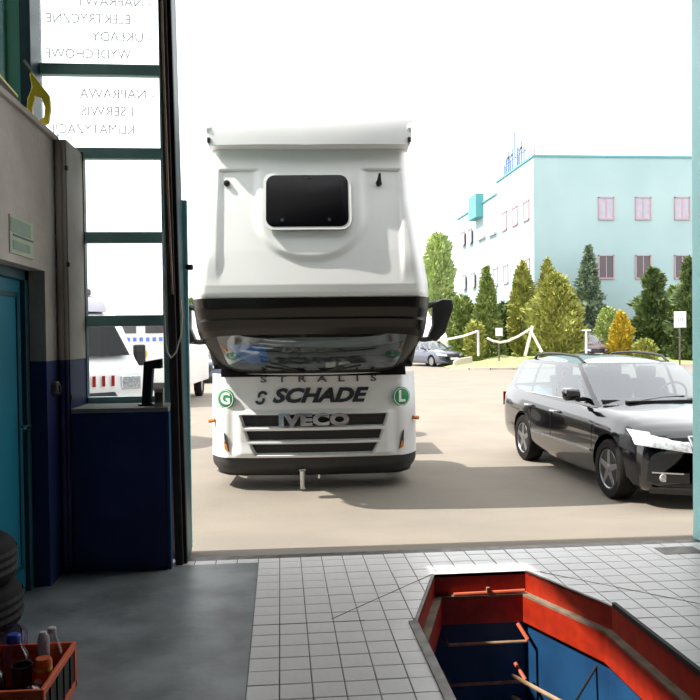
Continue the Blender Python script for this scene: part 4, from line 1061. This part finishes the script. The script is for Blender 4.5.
MB().tube([(0, 0, -.05), (0, 0, zt)], .06).build('pole', 'letter_white', tp); MB().b2((-.25, -.1, zt), (.25, .1, zt+.07)).build('head', 'letter_white', tp, bevel=.02)
tag(MB().prism([(0, 0), (1.0, .12), (1.0, .62), (.2, .5), (0, .35)], lambda u, v, q: (u, q, v), 0, .35).build('stone_block', 'kerb', bevel=.04, loc=atd(454, 41.8)), 'pale stone block on the lawn behind the grey saloon', 'stone')

# ------------------------------------------------------------------ things inside the workshop
# orange crate with bottles
CX0, CX1, CY0, CY1, CH = -1.31, -.955, 3.17, 3.67, .205
cr = thing('plastic_crate', ((CX0+CX1)/2, (CY0+CY1)/2, 0), 0, 'orange plastic crate full of bottles on the workshop floor', 'crate')
hw, hl = (CX1-CX0)/2, (CY1-CY0)/2
MB().b2((-hw+.01, -hl+.01, .002), (hw-.01, hl-.01, .014)).build('crate_bottom', 'crate_dark', cr)
for s in (-1, 1):
    MB().b2((s*(hw-.018), -hl, CH-.03), (s*hw, hl, CH)).build('rim', 'crate', cr, bevel=.004)
    MB().b2((-hw+.018, s*(hl-.018), CH-.03), (hw-.018, s*hl, CH)).build('rim', 'crate', cr, bevel=.004)
    MB().b2((s*(hw-.018), -hl, .0), (s*hw, hl, .03)).build('base_rail', 'crate', cr, bevel=.004)
    MB().b2((-hw+.018, s*(hl-.018), .0), (hw-.018, s*hl, .03)).build('base_rail', 'crate', cr, bevel=.004)
    MB().b2((s*(hw-.012), -hl+.02, .03), (s*(hw-.006), hl-.02, CH-.03)).build('side_panel', 'crate_dark', cr)
    MB().b2((-hw+.03, s*(hl-.012), .03), (hw-.03, s*(hl-.006), CH-.03)).build('side_panel', 'crate', cr)
    for t in (-1, 1): MB().b2((s*(hw-.03), t*(hl-.03), 0), (s*hw, t*hl, CH-.03)).build('corner_post', 'crate', cr, bevel=.004)
    for k in range(1, 5): y = lerp(-hl, hl, k/5); MB().b2((s*(hw-.014), y-.006, .03), (s*hw, y+.006, CH-.03)).build('side_rib', 'crate_dark', cr)
def bottle(name, x, y, prof, m, label, cap=None, capm=None, cat='bottle', z=.016):
    b = thing(name, (x, y, z), 0, label, cat)
    MB().lathe(prof, 20, Matrix.Identity(4)).build('bottle_body', m, b, smooth=45)
    if cap: MB().lathe(cap, 16, Matrix.Identity(4)).build('cap', capm, b, smooth=40)
    return b
bottle('clear_bottle', -1.03, 3.55, [(.045, 0), (.05, .01), (.05, .17), (.045, .19), (.02, .275), (.018, .285)], 'pet_clear', 'clear bottle with a tapered neck and pale cap in the crate', [(.019, .278), (.019, .298), (.015, .302)], 'cap_white')
jug = bottle('handled_jug', -1.168, 3.47, [(.06, 0), (.068, .012), (.068, .19), (.06, .22), (.03, .275), (.026, .285)], 'pet_purple', 'violet plastic jug with a blue cap and carrying handle', [(.03, .272), (.03, .302), (.024, .308)], 'cap_blue')
MB().tube([(-.05, 0, .25), (-.055, 0, .315), (-.03, 0, .34), (.03, 0, .345), (.055, 0, .32), (.05, 0, .25)], .008).build('handle', 'pet_purple', jug, smooth=40)
bottle('violet_bottle', -1.19, 3.262, [(.05, 0), (.055, .01), (.055, .2), (.045, .225), (.02, .26), (.018, .275)], 'pet_purple', 'violet bottle standing at the near end of the crate', [(.02, .262), (.02, .285), (.016, .288)], 'cap_blue')
can = bottle('orange_can', -1.013, 3.365, [(.033, 0), (.036, .006), (.036, .225), (.030, .24)], 'can_orange', 'orange and yellow printed can standing in the crate', [(.0365, .19), (.0365, .205)], 'can_yellow', cat='can')
MB().lathe([(.018, 0), (.016, .004)], 14, Matrix.Translation((-.012, -.034, .15)) @ Matrix.Rotation(math.pi/2, 4, 'X')).build('can_emblem', 'letter_white', can)
bottle('dark_cup', -1.098, 3.355, [(.026, 0), (.03, .005), (.042, .20), (.044, .22), (.04, .22), (.032, .05)], 'dark_cup', 'dark tapered cup beside the orange can', cat='cup')
bottle('clear_beaker', -1.03, 3.245, [(.035, 0), (.036, .005), (.04, .16), (.042, .17), (.02, .175), (.01, .178)], 'pet_clear', 'short clear beaker with a rounded lid in the crate corner', cat='beaker')
bottle('white_tub', -1.085, 3.612, [(.022, 0), (.026, .005), (.026, .23), (.018, .25), (.014, .26)], 'cap_white', 'small white bottle behind the clear tapered bottle')
# stack of old tyres in the doorway
for k in range(3):
    t = thing('old_tyre', (-1.565+.012*(k == 1)-.015*(k == 2), 3.845, .002+.215*k), .3*k, ['old dark tyre at the bottom of the stack by the teal door', 'old dark tyre in the middle of the stack by the teal door', 'old dark tyre on top of the stack by the teal door'][k], 'tyre', 'tyres stacked by the teal door')
    MB().lathe([(.17, .02), (.19, .0), (.255, .0), (.285, .03), (.295, .07), (.295, .145), (.285, .185), (.255, .213), (.19, .213), (.17, .19), (.178, .11)], 36, Matrix.Identity(4), cap=False).build('casing', 'tyre', t, smooth=50)
    for j in range(3): MB().lathe([(.2955, .06+.04*j), (.299, .065+.04*j), (.2955, .085+.04*j)], 36, Matrix.Identity(4), cap=False).build('tread_rib', 'rubber', t)
# faded sign on the office wall
ex = thing('evacuation_sign', (WX, 4.73, 2.19), 0, 'faded pale green sign plate on the concrete wall above the teal door', 'sign')
MB().b2((.0005, -.215, -.105), (.006, .2, .11)).build('plate', 'exit_pale', ex)
MB().b2((.006, -.205, .015), (.008, .15, .095)).build('print_block', 'exit_green', ex)
MB().b2((.006, -.16, -.005), (.009, .19, .006)).build('print_line', 'teal_dark', ex)
MB().b2((.006, -.17, -.08), (.008, .13, -.03)).build('print_block', 'exit_green', ex)
sw = thing('wall_switch', (-1.50, 5.3, 1.27), 0, 'round grey switch box on the blue dado beside the door', 'switch')
MB().lathe([(.05, 0.0005), (.05, .03), (.042, .04)], 20, Matrix.Rotation(math.pi/2, 4, 'Y')).build('switch_box', 'steel', sw, smooth=40)
MB().box((.046, 0, 0), (.012, .02, .045)).build('rocker', 'black', sw, bevel=.003)
# things on the ledge over the office
ld = OH+.036
yh = thing('yellow_handle', (-1.52, 5.22, ld), 0, 'yellow plastic tool handle with an oval grip hole on the concrete ledge', 'tool')
O = [(-.055, 0), (.0, -.0), (.05, .03), (.065, .12), (.06, .2), (.0, .28), (-.05, .35), (-.06, .33), (-.045, .25), (-.075, .18), (-.085, .08)]
Ih = [(-.045, .05), (-.01, .035), (.025, .06), (.032, .12), (.01, .19), (-.03, .2), (-.05, .12)]
pts, tri = poly_fill([O, Ih], 0); nn = len(pts)
hm = MB().add([(p.x, -.018, p.y) for p in pts]+[(p.x, .018, p.y) for p in pts], tri+[tuple(i+nn for i in t[::-1]) for t in tri])
for L0, L in ((0, O), (len(O), Ih)):
    n = len(L); hm.f += [(L0+i, L0+(i+1) % n, nn+L0+(i+1) % n, nn+L0+i) for i in range(n)]
hm.build('handle_body', 'yellow', yh, bevel=.003)
MB().tube([(-.05, .0, .36), (-.10, .01, .43)], .008).build('blade_tip', 'steel', yh)
bx_ = thing('dark_box', (-1.66, 4.6, ld), R(4), 'dark open box with a yellow edge lying on the concrete ledge', 'box')
MB().b2((-.12, -.28, 0), (.12, .28, .09)).build('box_body', 'card_dark', bx_, bevel=.006)
MB().b2((-.125, -.285, .09), (.125, .285, .105)).build('box_edge', 'yellow', bx_)
rg = MB(); rnd = random.Random(3)
rg.grid(lambda u, v: ((u-.5)*.16, (v-.5)*.2, .001+.055*math.sin(math.pi*u)*math.sin(math.pi*v)*(1+.5*math.sin(9*u+3)*math.cos(11*v))), 10, 12)
tag(rg.build('crumpled_rag', 'cap_white', smooth=60, loc=(-1.57, 5.07-.03, ld)), 'white crumpled rag between box and yellow handle on the ledge', 'rag')
# things on the window sill
st = thing('black_bracket', (-.90, 5.64, 1.12), 0, 'black angled bracket standing on the window sill', 'bracket')
MB().prism([(-.08, 0), (-.02, 0), (.0, .26), (.06, .26), (.06, .33), (-.06, .31)], lambda u, v, q: (u, q, v), -.05, .05).build('bracket_arm', 'black', st, bevel=.006)
MB().b2((-.1, -.06, 0), (.02, .06, .012)).build('bracket_foot', 'black', st)
gb = thing('junction_box', (-.835, 5.5, 1.12), 0, 'small grey box on the sill next to the gate edge', 'box')
MB().b2((-.035, -.04, 0), (.028, .04, .13)).build('box_body', 'concrete', gb, bevel=.006)
MB().b2((-.03, -.046, .03), (.022, -.04, .1)).build('box_lid', 'steel', gb, bevel=.002)
